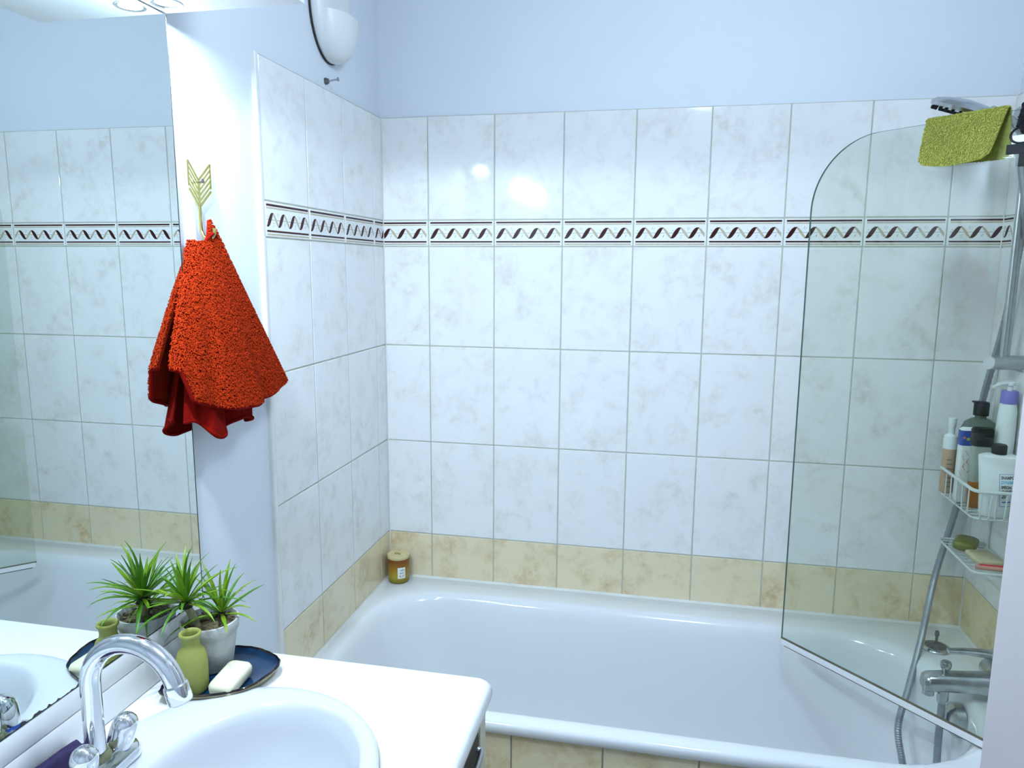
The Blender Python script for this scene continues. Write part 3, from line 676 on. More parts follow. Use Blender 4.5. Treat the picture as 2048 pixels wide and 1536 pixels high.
# smoky round-shouldered bottle
b = thing('shampoo_bottle', (1.645, -0.108, ZB), 'large smoky grey bottle with rounded shoulders and dark cap in the caddy', 'bottle')
c = (1.645, -0.108, ZB)
part('bottle_body', lathe([(0, 0), (0.040, 0), (0.043, 0.004), (0.043, 0.160), (0.0415, 0.178), (0.035, 0.196), (0.020, 0.206), (0.013, 0.208), (0.013, 0.214)], 36, c), M_DKB, b)
part('cap', lathe([(0.0175, 0.2145), (0.0175, 0.246), (0.015, 0.249), (0, 0.249)], 26, c), M_BPLAST, b)
part('cap_lip', box(c[0] - 0.021, c[0] + 0.004, c[1] - 0.014, c[1] + 0.010, ZB + 0.246, ZB + 0.2505, 0.002), M_BPLAST, b)
# amber bottle with black cap
b = thing('shower_gel_bottle', (1.616, -0.203, ZB), 'flat amber shower gel bottle with black cap behind the white shampoo', 'bottle')
part('liquid', loft([rring(1.616 - w_, 1.616 + w_, -0.203 - d_, -0.203 + d_, 0.008, ZB + z, 5) for w_, d_, z in ((0.017, 0.010, 0), (0.019, 0.012, 0.003), (0.020, 0.0125, 0.066))]), M_AMBL, b, 40)
part('bottle_body', loft([rring(1.616 - w_, 1.616 + w_, -0.203 - d_, -0.203 + d_, 0.008, ZB + z, 5) for w_, d_, z in ((0.020, 0.0125, 0.0662), (0.0215, 0.013, 0.120), (0.021, 0.0125, 0.150), (0.019, 0.011, 0.156))]), M_HAZE, b, 40)
part('cap', loft([rring(1.616 - w_, 1.616 + w_, -0.203 - d_, -0.203 + d_, 0.008, ZB + z, 5) for w_, d_, z in ((0.021, 0.013, 0.1562), (0.022, 0.014, 0.160), (0.023, 0.014, 0.196), (0.020, 0.011, 0.201))]), M_BPLAST, b, 40)
# white pump bottle with purple collar
b = thing('lotion_bottle', (1.668, -0.196, ZB), 'tall white lotion bottle with purple collar and white pump in the caddy', 'bottle')
c = (1.668, -0.196, ZB)
part('bottle_body', lathe([(0, 0), (0.020, 0), (0.022, 0.004), (0.0225, 0.20), (0.021, 0.245), (0.018, 0.262), (0, 0.262)], 28, c, 0.92, 1.0), M_WPLAST, b)
part('collar', lathe([(0.0185, 0.2625), (0.0180, 0.290), (0.0165, 0.293), (0, 0.293)], 26, c), M_PURP, b)
part('pump', join(lathe([(0.006, 0.293), (0.006, 0.305), (0.010, 0.306), (0.011, 0.314), (0, 0.316)], 18, c), tube(smoothpath([(c[0], c[1], ZB + 0.311), (c[0] - 0.022, c[1] - 0.006, ZB + 0.310), (c[0] - 0.044, c[1] - 0.014, ZB + 0.302)], 5), [0.0055] * 5 + [0.005] * 3 + [0.0035] * 3, 10)), M_WPLAST, b)
b = thing('lime_bottle', (1.679, -0.164, ZB), 'thin lime green bottle squeezed behind the white lotion bottle', 'bottle')
part('bottle_body', lathe([(0, 0), (0.010, 0), (0.011, 0.002), (0.011, 0.175), (0.008, 0.186), (0, 0.187)], 18, (1.679, -0.164, ZB)), M_YGRN, b)
part('cap', lathe([(0.007, 0.187), (0.007, 0.198), (0, 0.199)], 16, (1.679, -0.164, ZB)), M_YGRN, b)
# white shampoo, front
b = thing('shampoo_bottle', (1.634, -0.262, ZB), 'white tapered shampoo bottle with black cap and printed label at the front of the caddy', 'bottle')
SX, SY = 1.634, -0.262
def se(a, bb, z, n=36): # superellipse ring
    o_ = []
    for k in range(n):
        t = 2 * PI * k / n; ct, st = math.cos(t), math.sin(t)
        o_.append((SX + a * abs(ct) ** 0.8 * (1 if ct >= 0 else -1), SY + bb * abs(st) ** 0.8 * (1 if st >= 0 else -1), ZB + z))
    return o_
part('bottle_body', loft([se(0.028, 0.020, 0), se(0.031, 0.023, 0.003), se(0.034, 0.0235, 0.05), se(0.040, 0.0245, 0.11), se(0.0435, 0.025, 0.142), se(0.043, 0.0245, 0.146), se(0.034, 0.018, 0.150), se(0.012, 0.010, 0.152)]), M_WPLAST, b, 45)
part('cap', lathe([(0.0155, 0.152), (0.0160, 0.170), (0.014, 0.174), (0, 0.174)], 24, (SX - 0.002, SY, ZB)), M_BPLAST, b)
def ssurf(x, z):    # point on the front of the shampoo bottle
    a = np.interp(z, [0, 0.05, 0.11, 0.142], [0.031, 0.034, 0.040, 0.0435]); bb = np.interp(z, [0, 0.05, 0.11, 0.142], [0.023, 0.0235, 0.0245, 0.025])
    cx = min(max(x / a, -0.999), 0.999); ct = abs(cx) ** (1 / 0.8); st = math.sqrt(max(0, 1 - ct * ct))
    return (SX + x, SY - bb * st ** 0.8 - 0.0004, ZB + z)
for s, zz, m, sz in (('SHAMPOOING', 0.096, M_INK, 0.0105), ('DYNAMISANT', 0.0845, M_INKC, 0.0105), ('SP\u00c9CIAL', 0.073, M_INK, 0.0095), ('CHEVEUX', 0.0625, M_INK, 0.0095), ('20', 0.050, M_INK, 0.013)):
    lab_text(s, sz, lambda x, y, zz=zz: ssurf(-0.002 + 0.72 * x + (0.006 * (0.096 - zz) / 0.05), zz + y), m, b, 0.0004)
def sline(p, q, wd, m):
    V, F = [], []
    N = 8
    for k in range(N + 1):
        t = k / N; x = p[0] + (q[0] - p[0]) * t; z = p[1] + (q[1] - p[1]) * t
        dx, dz = q[0] - p[0], q[1] - p[1]; l = math.hypot(dx, dz); ox, oz = -dz / l * wd, dx / l * wd
        V += [ssurf(x + ox, z + oz), ssurf(x - ox, z - oz)]
    F = [(2 * k, 2 * k + 1, 2 * k + 3, 2 * k + 2) for k in range(N)]
    part('label_frame', (V, F), m, b, None)
sline((-0.006, 0.108), (0.002, 0.030), 0.0005, M_INKB); sline((-0.006, 0.108), (0.036, 0.108), 0.0005, M_INKB); sline((0.002, 0.030), (0.030, 0.030), 0.0006, M_INKB); sline((0.006, 0.040), (0.026, 0.040), 0.0016, M_INKB)
# lower tier
zs = 0.8535
b = tag(obj('soap_bar', loft([rring(-w_, w_, -d_, d_, 0.012, z, 6) for w_, d_, z in ((0.020, 0.030, 0), (0.025, 0.036, 0.004), (0.026, 0.037, 0.012), (0.025, 0.036, 0.020), (0.019, 0.029, 0.0245))]), M_GSOAP, None, 60), 'olive green soap bar on the lower wire tier of the caddy', 'soap')
b.location = (1.632, -0.135, zs); b.rotation_euler = (0, 0, -0.5)
b = tag(obj('pumice_stone', loft([rring(-w_, w_, -d_, d_, 0.008, z, 6) for w_, d_, z in ((0.026, 0.036, 0), (0.029, 0.040, 0.003), (0.029, 0.040, 0.012), (0.026, 0.037, 0.015))]), M_BEISOAP, None, 60), 'beige pumice block in front of the olive soap bar', 'pumice stone')
b.location = (1.642, -0.222, zs); b.rotation_euler = (0, 0, 0.08)
b = thing('razor', (1.640, -0.285, zs), 'red and pink razor on the front edge of the lower caddy tier', 'razor')
part('handle', tube(smoothpath([(1.600, -0.283, zs + 0.0065), (1.630, -0.287, zs + 0.0065), (1.660, -0.289, zs + 0.0065), (1.684, -0.288, zs + 0.0065)], 6), 0.0048, 10), M_PINK, b)
part('grip', tube(smoothpath([(1.612, -0.274, zs + 0.0065), (1.645, -0.2765, zs + 0.0065), (1.684, -0.277, zs + 0.0065)], 6), 0.0050, 10), M_RED, b)

# ================================================================== CANDLE
cx, cy = 0.0455, -0.0435
cn = thing('candle', (cx, cy, Z_RIM), 'amber glass candle with pale wooden lid in the bath corner', 'candle')
c = (cx, cy, Z_RIM + 0.0008)
part('glass', lathe([(0.0, 0.0), (0.029, 0.0), (0.0325, 0.004), (0.0335, 0.010), (0.0345, 0.078), (0.0325, 0.0785), (0.0320, 0.014), (0, 0.012)], 40, c), M_AMBER, cn)
part('wax', lathe([(0, 0.013), (0.0312, 0.013), (0.0316, 0.046), (0, 0.046)], 32, c), M_WAX, cn)
part('lid', lathe([(0, 0.079), (0.0345, 0.079), (0.0355, 0.0805), (0.0355, 0.0885), (0.0345, 0.090), (0, 0.090)], 40, c), M_LIDW, cn)
va = -0.95    # the label faces the camera, a little to the right
def csurf(x, z): 
    a = va + x / 0.0352; return (cx + 0.0352 * math.cos(a), cy + 0.0352 * math.sin(a), c[2] + z)
nx = 8; W_ = 0.0125
V = [csurf(-W_ + 2 * W_ * i / nx, z) for i in range(nx + 1) for z in (0.020, 0.056)]
lb = part('label', (V, [(2 * i, 2 * i + 2, 2 * i + 3, 2 * i + 1) for i in range(nx)]), M_PAPER, cn, None); lb['label'] = 'small white paper label'
def cmark(x0, x1, z0, z1, m):
    def q(x, z):
        a = va + x / 0.0352; return (cx + 0.0355 * math.cos(a), cy + 0.0355 * math.sin(a), c[2] + z)
    part('label_mark', ([q(x0, z0), q(x1, z0), q(x1, z1), q(x0, z1)], [(0, 1, 2, 3)]), m, lb.parent, None)
for x0, x1, z0, z1, m in ((-0.004, -0.003, 0.045, 0.050, M_INK), (-0.0005, 0.0015, 0.044, 0.047, M_INK), (0.001, 0.003, 0.047, 0.050, M_INK), (0.0045, 0.0055, 0.045, 0.050, M_INK), (0.0065, 0.009, 0.047, 0.0482, M_INK), (-0.006, 0.0, 0.0365, 0.0388, M_INKB), (0.001, 0.008, 0.0368, 0.0386, M_INKB), (-0.007, -0.0025, 0.025, 0.031, M_TANB), (-0.001, 0.0, 0.026, 0.028, M_INK), (0.003, 0.009, 0.0255, 0.0262, M_INK), (0.003, 0.009, 0.0305, 0.0312, M_INK), (0.003, 0.0037, 0.0255, 0.031, M_INK), (0.0083, 0.009, 0.0255, 0.031, M_INK)):
    cmark(x0, x1, z0, z1, m)
lab_text('Ds', 0.018, lambda x, y: (cx - 0.012 + x, cy - 0.006 + y, c[2] + 0.0903), M_INK, cn, 0.0002)

# ================================================================== MIRROR, PELMET, BACKSPLASH
YM = -0.988; YE = -2.05; XM = 0.013
mir = thing('wall_mirror', (0.0, YM, 0.943), 'large frameless wall mirror above the washbasin', 'mirror')
part('glass', box(0.0095, XM, YE, YM, 0.944, 1.974), M_SILVER, mir, None)
part('edge', join(box(-0.004, XM + 0.0003, YM - 0.0002, YM + 0.0016, 0.944, 1.974), box(-0.004, 0.0094, YE, YM, 0.945, 1.974)), M_MEDGE, mir, None)
# blackened, chipped silvering along the bottom edge
V, F = [], []
y = YM; N_ = 260
for k in range(N_ + 1):
    yy = YM + (YE - YM) * k / N_; hgt = 0.0012 + 0.0022 * random.random() ** 3 * (1 + 1.5 * (k > 60))
    V += [(XM + 0.0003, yy, 0.9435), (XM + 0.0003, yy, 0.9435 + hgt)]
F = [(2 * k, 2 * k + 1, 2 * k + 3, 2 * k + 2) for k in range(N_)]
part('worn_silvering', (V, F), M_MEDGE, mir, None)
for k, (z0, z1, d_) in enumerate(((0.9065, 0.9425, 'upper'), (0.8515, 0.9045, 'lower'))):
    o = thing('backsplash_strip', (0.0, YM, z0), 'white plastic strip ' + ('directly under the mirror' if k == 0 else 'standing on the counter against the wall'), 'backsplash')
    part('strip', box(-WB + 0.0005, XM, YE, YM + (0.002 if k == 0 else 0), z0, z1, 0.0012), M_STRIP, o)
pel = thing('light_pelmet', (0.0, YM, 1.976), 'white lighting pelmet with halogen spots above the mirror', 'light')
part('board', box(-WB + 0.0005, 0.262, YE, YM + 0.003, 1.9765, 2.0065, 0.0015), M_BOARD, pel)
part('fascia', box(0.244, 0.2625, YE, YM + 0.0035, 2.0066, 2.16, 0.0015), M_BOARD, pel)
def spot(x, y, z, r, power):
    part('spot_ring', lathe([(r * 1.1, -0.0005), (r * 1.7, -0.0005), (r * 1.7, -0.003), (r * 1.3, -0.005), (r * 1.1, -0.002)], 28, (x, y, 1.9765), caps=False), M_CHROME, pel)
    if z < 1.95: part('lamp_stem', tube([(x, y, 1.976), (x, y, z + 0.016)], 0.005, 10), M_CHROME, pel)
    part('spot_bulb', lathe([(0, 0.016), (r * 0.8, 0.0155), (r * 0.9, 0.010), (r * 0.5, 0.006), (0, 0.005)] if z < 1.95 else [(0, 0.012), (r, 0.012), (r * 0.8, 0.007), (0, 0.005)], 24, (x, y, z)), M_BULB, pel)
    l = bpy.data.lights.new('spot_light', 'SPOT'); l.energy = power; l.color = COOL; l.shadow_soft_size = 0.016
    l.spot_size = math.radians(178); l.spot_blend = 0.08
    lo = bpy.data.objects.new('spot_light', l); COL.objects.link(lo); lo.location = (x, y, z - 0.006)
spot(0.157, -1.36, 1.937, 0.018, SPOT_POWER); spot(0.225, -1.38, 1.910, 0.018, SPOT_POWER)
# recessed lamp at the end of the pelmet, close to the mirror's corner
part('spot_ring', lathe([(0.019, -0.0003), (0.024, -0.0003), (0.024, -0.002), (0.019, -0.001)], 28, (0.046, -1.03, 1.9765), caps=False), M_CHROME, pel)
l = bpy.data.lights.new('end_spot_light', 'AREA'); l.shape = 'DISK'; l.size = 0.036; l.energy = 4.2; l.color = COOL
lo = bpy.data.objects.new('end_spot_light', l); COL.objects.link(lo); lo.location = (0.046, -1.03, 1.9757)

# ================================================================== VANITY
ZC = 0.850; VX = 0.578; VY0 = -2.0; VY1 = -0.985
BCX, BCY, BA, BB = 0.262, -1.338, 0.222, 0.240
ct = thing('countertop', (0.28, -1.4, ZC - 0.034), 'white laminate vanity countertop with rounded front corner', 'countertop')
# slab with an oval cut-out for the basin
outer = lambda ins, z: rring(-0.006 + 0 * ins, VX - ins, VY0 + 0 * ins, VY1 - ins * 0.4, (0.020, 0.001, 0.001, 0.02), z, 12)
hole = lambda e, z: [(BCX + (BA - e) * math.cos(t), BCY + (BB - e) * math.sin(t), z) for t in [2 * PI * k / 48 for k in range(48)]]
# bridge outer ring (48 pts) and oval (48 pts) by angle
def by_angle(ring): 
    ring = [p for p in ring]; ring.sort(key=lambda p: math.atan2(p[1] - BCY, p[0] - BCX)); return ring
def dense(ring, n=240):
    out_ = []
    P_ = ring + ring[:1]
    for k in range(n):
        a = -PI + 2 * PI * (k + 0.5) / n; d = (math.cos(a), math.sin(a)); best = None
        for p, q in zip(P_, P_[1:]):
            ex, ey = q[0] - p[0], q[1] - p[1]; den = d[0] * ey - d[1] * ex
            if abs(den) < 1e-12: continue
            t = ((p[0] - BCX) * ey - (p[1] - BCY) * ex) / den; u_ = ((p[0] - BCX) * d[1] - (p[1] - BCY) * d[0]) / den
            if t > 0 and -1e-6 <= u_ <= 1 + 1e-6 and (best is None or t > best): best = t
        out_.append((BCX + d[0] * best, BCY + d[1] * best, ring[0][2]))
    return out_
def ovald(e, z, n=240): 
    o_ = []
    for k in range(n):
        a = -PI + 2 * PI * (k + 0.5) / n; r_ = 1 / math.sqrt((math.cos(a) / (BA - e)) ** 2 + (math.sin(a) / (BB - e)) ** 2); o_.append((BCX + r_ * math.cos(a), BCY + r_ * math.sin(a), z))
    return o_
part('slab', loft([ovald(0.02, ZC - 0.034), dense(outer(0.010, ZC - 0.034)), dense(outer(0.003, ZC - 0.030)), dense(outer(0.0, ZC - 0.022)), dense(outer(0.0, ZC - 0.014)), dense(outer(0.003, ZC - 0.005)), dense(outer(0.009, ZC - 0.0008)), dense(outer(0.014, ZC)), ovald(0.02, ZC), ovald(0.02, ZC - 0.034)], False, False), M_COUNTER, ct, 50)

cab = thing('vanity_cabinet', (0.27, -1.45, 0.0), 'grey vanity cabinet under the white countertop', 'cabinet')
ZCB = ZC - 0.0345
part('end_panel', box(0.0, 0.545, VY1 - 0.026, VY1 - 0.010, 0.08, ZCB), M_CABEDGE, cab, None)
part('end_panel', box(0.0, 0.545, VY0 + 0.01, VY0 + 0.028, 0.08, ZCB), M_CABEDGE, cab, None)
part('plinth', box(0.0, 0.49, VY0 + 0.01, VY1 - 0.022, 0.0, 0.08), M_CAB, cab, None)
part('back_panel', box(-0.006, 0.006, VY0 + 0.028, VY1 - 0.040, 0.08, ZCB), M_CAB, cab, None)
part('bottom_panel', box(0.006, 0.545, VY0 + 0.028, VY1 - 0.040, 0.08, 0.098), M_CAB, cab, None)
part('end_stile', box(0.5455, 0.5635, VY1 - 0.046, VY1 - 0.010, 0.08, ZCB - 0.0005, 0.001), M_CABEDGE, cab, None)
for a, b_ in ((VY1 - 0.048, -1.355), (-1.358, -1.68), (-1.683, VY0 + 0.012)):
    part('door', box(0.546, 0.562, b_, a, 0.085, 0.690, 0.001), M_CAB, cab, None)
    dr = part('drawer', box(0.546, 0.562, b_, a, 0.693, ZCB - 0.003, 0.001), M_CAB, cab, None)
    hy = a - 0.078; hz = 0.764
    rec = [(hy + (0.042 if math.cos(t) > 0 else -0.042) + 0.031 * math.cos(t), hz + 0.031 * math.sin(t)) for t in [2 * PI * (k + 0.5) / 32 for k in range(32)]]
    part('recess_shade', prism(rec, 'x', 0.5612, 0.5624), M_RECESS_SHADE, dr, 40)  # flat dark oval on the front, the hollow's shade painted as colour
    part('handle', tube(smoothpath([(0.5622, hy + 0.064, hz - 0.010), (0.570, hy + 0.058, hz - 0.012), (0.5725, hy, hz - 0.013), (0.570, hy - 0.058, hz - 0.012), (0.5622, hy - 0.064, hz - 0.010)], 6), 0.0052, 10), M_STEEL, dr)

# ---- basin
bas = thing('washbasin', (BCX, BCY, ZC - 0.15), 'white oval drop-in washbasin set into the countertop', 'washbasin')
IX, IY, IA, IB = 0.300, -1.318, 0.150, 0.176
def bring(t, z):   # blend from the outer oval (0) to the bowl edge (1) and on
    a = BA + (IA - BA) * t; b2 = BB + (IB - BB) * t; x_ = BCX + (IX - BCX) * t; y_ = BCY + (IY - BCY) * t
    return [(x_ + a * math.cos(q), y_ + b2 * math.sin(q), z) for q in [2 * PI * k / 72 for k in range(72)]]
def bowl(f, z, dx=0.0): return [(IX + dx + IA * f * math.cos(q), IY + IB * f * math.sin(q), z) for q in [2 * PI * k / 72 for k in range(72)]]
part('bowl', loft([bring(0.0, ZC + 0.0003), bring(-0.01, ZC + 0.004), bring(0.02, ZC + 0.0075), bring(0.10, ZC + 0.0105), bring(0.35, ZC + 0.0125), bring(0.75, ZC + 0.0110), bring(0.92, ZC + 0.0085), bring(1.0, ZC + 0.003),
                   bowl(0.965, ZC - 0.008), bowl(0.93, ZC - 0.03), bowl(0.85, ZC - 0.075), bowl(0.70, ZC - 0.115), bowl(0.45, ZC - 0.138), bowl(0.14, ZC - 0.146)], False, True), M_CERAM, bas, 60)
part('sealant_line', loft([ovald(-0.0035, ZC + 0.0004), ovald(-0.0005, ZC + 0.0008)], False, False), M_GROUT, bas, None)
part('drain', lathe([(0.026, 0), (0.026, 0.003), (0.018, 0.004), (0.016, 0.001), (0, 0.001)], 28, (IX, IY, ZC - 0.1455)), M_CHROME, bas)

# ---- basin tap
FX, FYY = 0.100, -1.360; ZT0 = ZC + 0.0125
tp = thing('basin_tap', (FX, FYY, ZT0), 'chrome swan-neck basin tap with two handles', 'tap')
part('base', loft([rring(FX - w_, FX + w_, FYY - d_, FYY + d_, min(w_, d_) * 0.95, ZT0 + z, 8) for w_, d_, z in ((0.027, 0.070, 0), (0.027, 0.070, 0.008), (0.022, 0.064, 0.018), (0.018, 0.030, 0.028))]), M_CHROME, tp, 50)
part('collar', lathe([(0.019, 0.020), (0.019, 0.030), (0.0165, 0.036), (0, 0.036)], 24, (FX, FYY, ZT0)), M_SCALE, tp)
rr = 0.067; zt = 0.999
pts = [(FX, FYY, ZT0 + 0.03), (FX, FYY, 0.93), (FX, FYY, 0.97)] + [(FX + rr - rr * math.cos(a), FYY, zt + rr * math.sin(a)) for a in [PI * 0.93 * k / 26 for k in range(27)]]
part('spout', tube(pts, 0.0132, 22), M_CHROME, tp, 60)
e0, e1 = Vector(pts[-2]), Vector(pts[-1]); ed = (e1 - e0).normalized()
part('aerator', tube([e1 - ed * 0.004, e1 - ed * 0.002, e1 + ed * 0.020, e1 + ed * 0.022], [0.0140, 0.0158, 0.0158, 0.0145], 24), M_CHROME, tp)
for sgn, capm in ((1, M_BLUECAP), (-1, M_RED)):
    hy = FYY + sgn * 0.033
    ax = Vector((0.30, sgn * 0.10, 0.94)).normalized(); q0 = Vector((FX + 0.002, hy, ZT0 + 0.010))
    hnd = part('handle', tube([q0 + ax * t for t in (0.016, 0.028, 0.044, 0.054, 0.060, 0.064, 0.0655)], [0.0165, 0.0185, 0.0180, 0.0165, 0.0125, 0.007, 0.001], 24), M_CHROME, tp, 60)
    part('indicator_ring', tube([q0 + ax * 0.010, q0 + ax * 0.016], [0.0165, 0.0165], 22), capm, hnd)
    part('valve_neck', tube([q0 - ax * 0.006, q0 + ax * 0.010], [0.014, 0.012], 18), M_CHROME_D, tp)

# ---- purple cloth between tap and wall
P = np.zeros((22, 18, 3))
for i in range(22):
    for j in range(18):
        u, v = i / 21, j / 17
        x = 0.018 + 0.058 * u; yy = -1.315 - 0.15 * v - 0.008 * math.sin(u * 4)
        z = ZC + 0.016 + 0.009 * math.sin(u * 7 + v * 3) ** 2 + 0.018 * math.exp(-((u - 0.45) / 0.3) ** 2) * math.exp(-((v - 0.3) / 0.4) ** 2)
        P[i, j] = (x, yy, z)
Pb = P.copy(); Pb[:, :, 2] = ZC + 0.0132
pc = tag(obj('cleaning_cloth', shell(Pb, P), M_CLOTHP, None, 60), 'dark purple cloth lying behind the basin tap', 'cloth')

# ================================================================== DISH, POT, VASE, SOAP
ZD = ZC + 0.0006
dish_out = [(0.062, -1.178), (0.100, -1.176), (0.150, -1.160), (0.188, -1.130), (0.203, -1.085), (0.202, -1.046), (0.180, -1.026), (0.150, -1.013), (0.112, -1.009), (0.078, -1.018), (0.052, -1.045), (0.040, -1.085), (0.040, -1.135), (0.050, -1.165)]
def closed_smooth(pts, n=8):
    P_ = [Vector((*p, 0)) for p in pts]; N = len(P_); o_ = []
    for i in range(N):
        a, b2, c2, d2 = P_[i - 1], P_[i], P_[(i + 1) % N], P_[(i + 2) % N]
        for k in range(n):
            t = k / n; o_.append(0.5 * (2 * b2 + (c2 - a) * t + (2 * a - 5 * b2 + 4 * c2 - d2) * t * t + (3 * b2 - a - 3 * c2 + d2) * t ** 3))
    return o_
ol = closed_smooth(dish_out); cen = sum(ol, Vector()) / len(ol)
def dring(f, z, wob=0.0): return [tuple(cen + (p - cen) * (f + wob * 0.01 * math.sin(k * 0.9) * math.sin(k * 0.37)) + Vector((0, 0, z))) for k, p in enumerate(ol)]
ds = thing('leaf_dish', (cen.x, cen.y, ZD), 'dark blue glazed leaf-shaped dish on the countertop', 'dish')
part('dish_body', loft([dring(0.80, ZD), dring(0.90, ZD + 0.004), dring(0.985, ZD + 0.014), dring(1.0, ZD + 0.0165, 1.0)], True, False), M_CLAY, ds, 60)
part('glaze', loft([dring(0.972, ZD + 0.0165, 1.0), dring(0.945, ZD + 0.0115), dring(0.86, ZD + 0.0062), dring(0.5, ZD + 0.0052), dring(0.1, ZD + 0.0052)], False, True), M_DISH, ds, 60)
part('rim', loft([dring(1.0, ZD + 0.0160, 1.0), dring(1.004, ZD + 0.0185, 1.4), dring(0.985, ZD + 0.0200, 1.0), dring(0.970, ZD + 0.0160, 1.0)], False, False), M_DISHR, ds, 60)
ZI = ZD + 0.0066

vs = (0.092, -1.137, ZI)
vz = thing('bud_vase', vs, 'small matte olive green bottle vase on the blue dish', 'vase')
part('vase_body', lathe([(0, 0), (0.022, 0), (0.0240, 0.004), (0.0250, 0.012), (0.0252, 0.048), (0.0240, 0.060), (0.0205, 0.071), (0.0155, 0.077), (0.0140, 0.083), (0.0140, 0.093), (0.0165, 0.096), (0.0180, 0.0985), (0.0178, 0.1015), (0.0160, 0.1030), (0.0135, 0.1020), (0.0120, 0.097), (0.0115, 0.080), (0.020, 0.060), (0.02, 0.01), (0, 0.008)], 40, vs), M_VASE, vz, 60)

pp = (0.077, -1.062, ZI)
pt = thing('potted_plant', pp, 'small spiky green plant with two rosettes in a grey cement pot', 'plant')
part('pot', lathe([(0, 0), (0.034, 0), (0.036, 0.003), (0.0445, 0.060), (0.0450, 0.066), (0.0485, 0.070), (0.0500, 0.084), (0.0495, 0.0885), (0.0465, 0.0890), (0.0440, 0.084), (0.042, 0.07), (0, 0.066)], 44, pp), M_POT, pt, 60)
sv = [(0, 0.080)] 
V, F = lathe([(0.0455, 0.078), (0.036, 0.0815), (0.024, 0.083), (0.012, 0.0845), (0, 0.085)], 36, pp)
V = [(v[0], v[1], v[2] + random.uniform(-0.0015, 0.0022)) for v in V]
part('soil', (V, F), M_SOIL, pt, 60)
peb = []
for k in range(90):
    a = random.uniform(0, 2 * PI); r_ = 0.041 * math.sqrt(random.random()); s_ = random.uniform(0.0012, 0.0032)
    bmv = xf(box(-s_, s_, -s_ * 0.7, s_ * 0.7, -s_ * 0.6, s_ * 0.6, s_ * 0.4, 1), T(pp[0] + r_ * math.cos(a), pp[1] + r_ * math.sin(a), pp[2] + 0.0835) @ R(random.uniform(0, 6), 'Z') @ R(random.uniform(-1, 1), 'X'))
    peb.append(bmv)
o = part('soil_crumbs', join(*peb), M_SOIL, pt, None); o['kind'] = 'stuff'

def leaf_mesh(L, wd, curl, fold=0.35, n=9):
    V, F = [], []
    x = z = 0.0; a = 0.0
    for k in range(n):
        t = k / (n - 1)
        w_ = wd * (0.55 + 1.1 * t) if t < 0.35 else wd * 0.935 * (1 - ((t - 0.35) / 0.65) ** 1.7) + 0.00015
        V += [(x, -w_, z + w_ * fold), (x, 0, z), (x, w_, z + w_ * fold)]
        # curl downward with growing angle
        a = -curl * t * t
        x += L / (n - 1) * math.cos(a); z += L / (n - 1) * math.sin(a)
    nv_ = len(V)
    V += [(p[0], p[1], p[2] - 0.0007) for p in V]
    for k in range(n - 1):
        for s in (0, 1):
            i = 3 * k + s; F.append((i, i + 3, i + 4, i + 1)); F.append((nv_ + i, nv_ + i + 1, nv_ + i + 4, nv_ + i + 3))
        F.append((3 * k, nv_ + 3 * k, nv_ + 3 * k + 3, 3 * k + 3)); F.append((3 * k + 2, 3 * k + 5, nv_ + 3 * k + 5, nv_ + 3 * k + 2))
    return mesh('leaf', V, F, 50)
LM = []
for L_, wd_, cu in ((0.084, 0.0039, 0.35), (0.092, 0.0036, 0.8), (0.076, 0.0042, 0.15), (0.092, 0.0031, 1.2)):
    for mm in (M_LEAF, M_LEAF2):
        me = leaf_mesh(L_, wd_, cu); me.materials.append(mm); LM.append(me)
def rosette(parent, base, count, lean, scale, low=0.15, tilt0=1.45, seed=1):
    rs = random.Random(seed)
    off = Vector(base) - Vector(parent.location)
    for k in range(count):
        f = k / (count - 1)
        az = k * 2.39996 + rs.uniform(-0.25, 0.25); el = tilt0 - (tilt0 - low) * f ** 0.9 + rs.uniform(-0.1, 0.1)
        if el < 0.35: me = LM[rs.choice((2, 3, 6, 7))]
        else: me = LM[rs.choice((0, 1, 2, 3, 4, 5))]
        o_ = bpy.data.objects.new('leaf', me); COL.objects.link(o_); o_.parent = parent
        m_ = Matrix.Translation(off + Vector((0.003 * math.cos(az), 0.003 * math.sin(az), 0.010 * (1 - f)))) @ lean @ R(az, 'Z') @ R(-el, 'Y')
        s_ = scale * rs.uniform(0.82, 1.12)
        o_.matrix_local = m_ @ Matrix.Diagonal((s_, s_ * rs.uniform(0.9, 1.15), s_, 1))
s1 = Vector((0.055, -1.094, ZI + 0.129)); s2 = Vector((0.088, -1.043, ZI + 0.089))
part('stem', tube(smoothpath([(0.066, -1.080, pp[2] + 0.080), (0.062, -1.085, pp[2] + 0.10), (0.057, -1.092, s1.z - 0.006), tuple(s1)], 5), [0.0062 + 0.0006 * (k % 2) for k in range(16)], 12), M_STEM, pt)
part('husk', lathe([(0.004, -0.010), (0.012, -0.006), (0.009, -0.002), (0.010, 0.002), (0.004, 0.004)], 16, tuple(s1)), M_HUSK, pt)
part('husk', lathe([(0.010, -0.018), (0.012, -0.010), (0.010, -0.004), (0.008, 0.003), (0.003, 0.005)], 16, tuple(s2)), M_HUSK, pt)
rosette(pt, s1, 44, R(math.radians(-4), 'Y'), 1.0, -0.05, 1.5, 3)
rosette(pt, s2, 22, R(math.radians(10), 'X'), 0.98, 0.15, 1.45, 5)

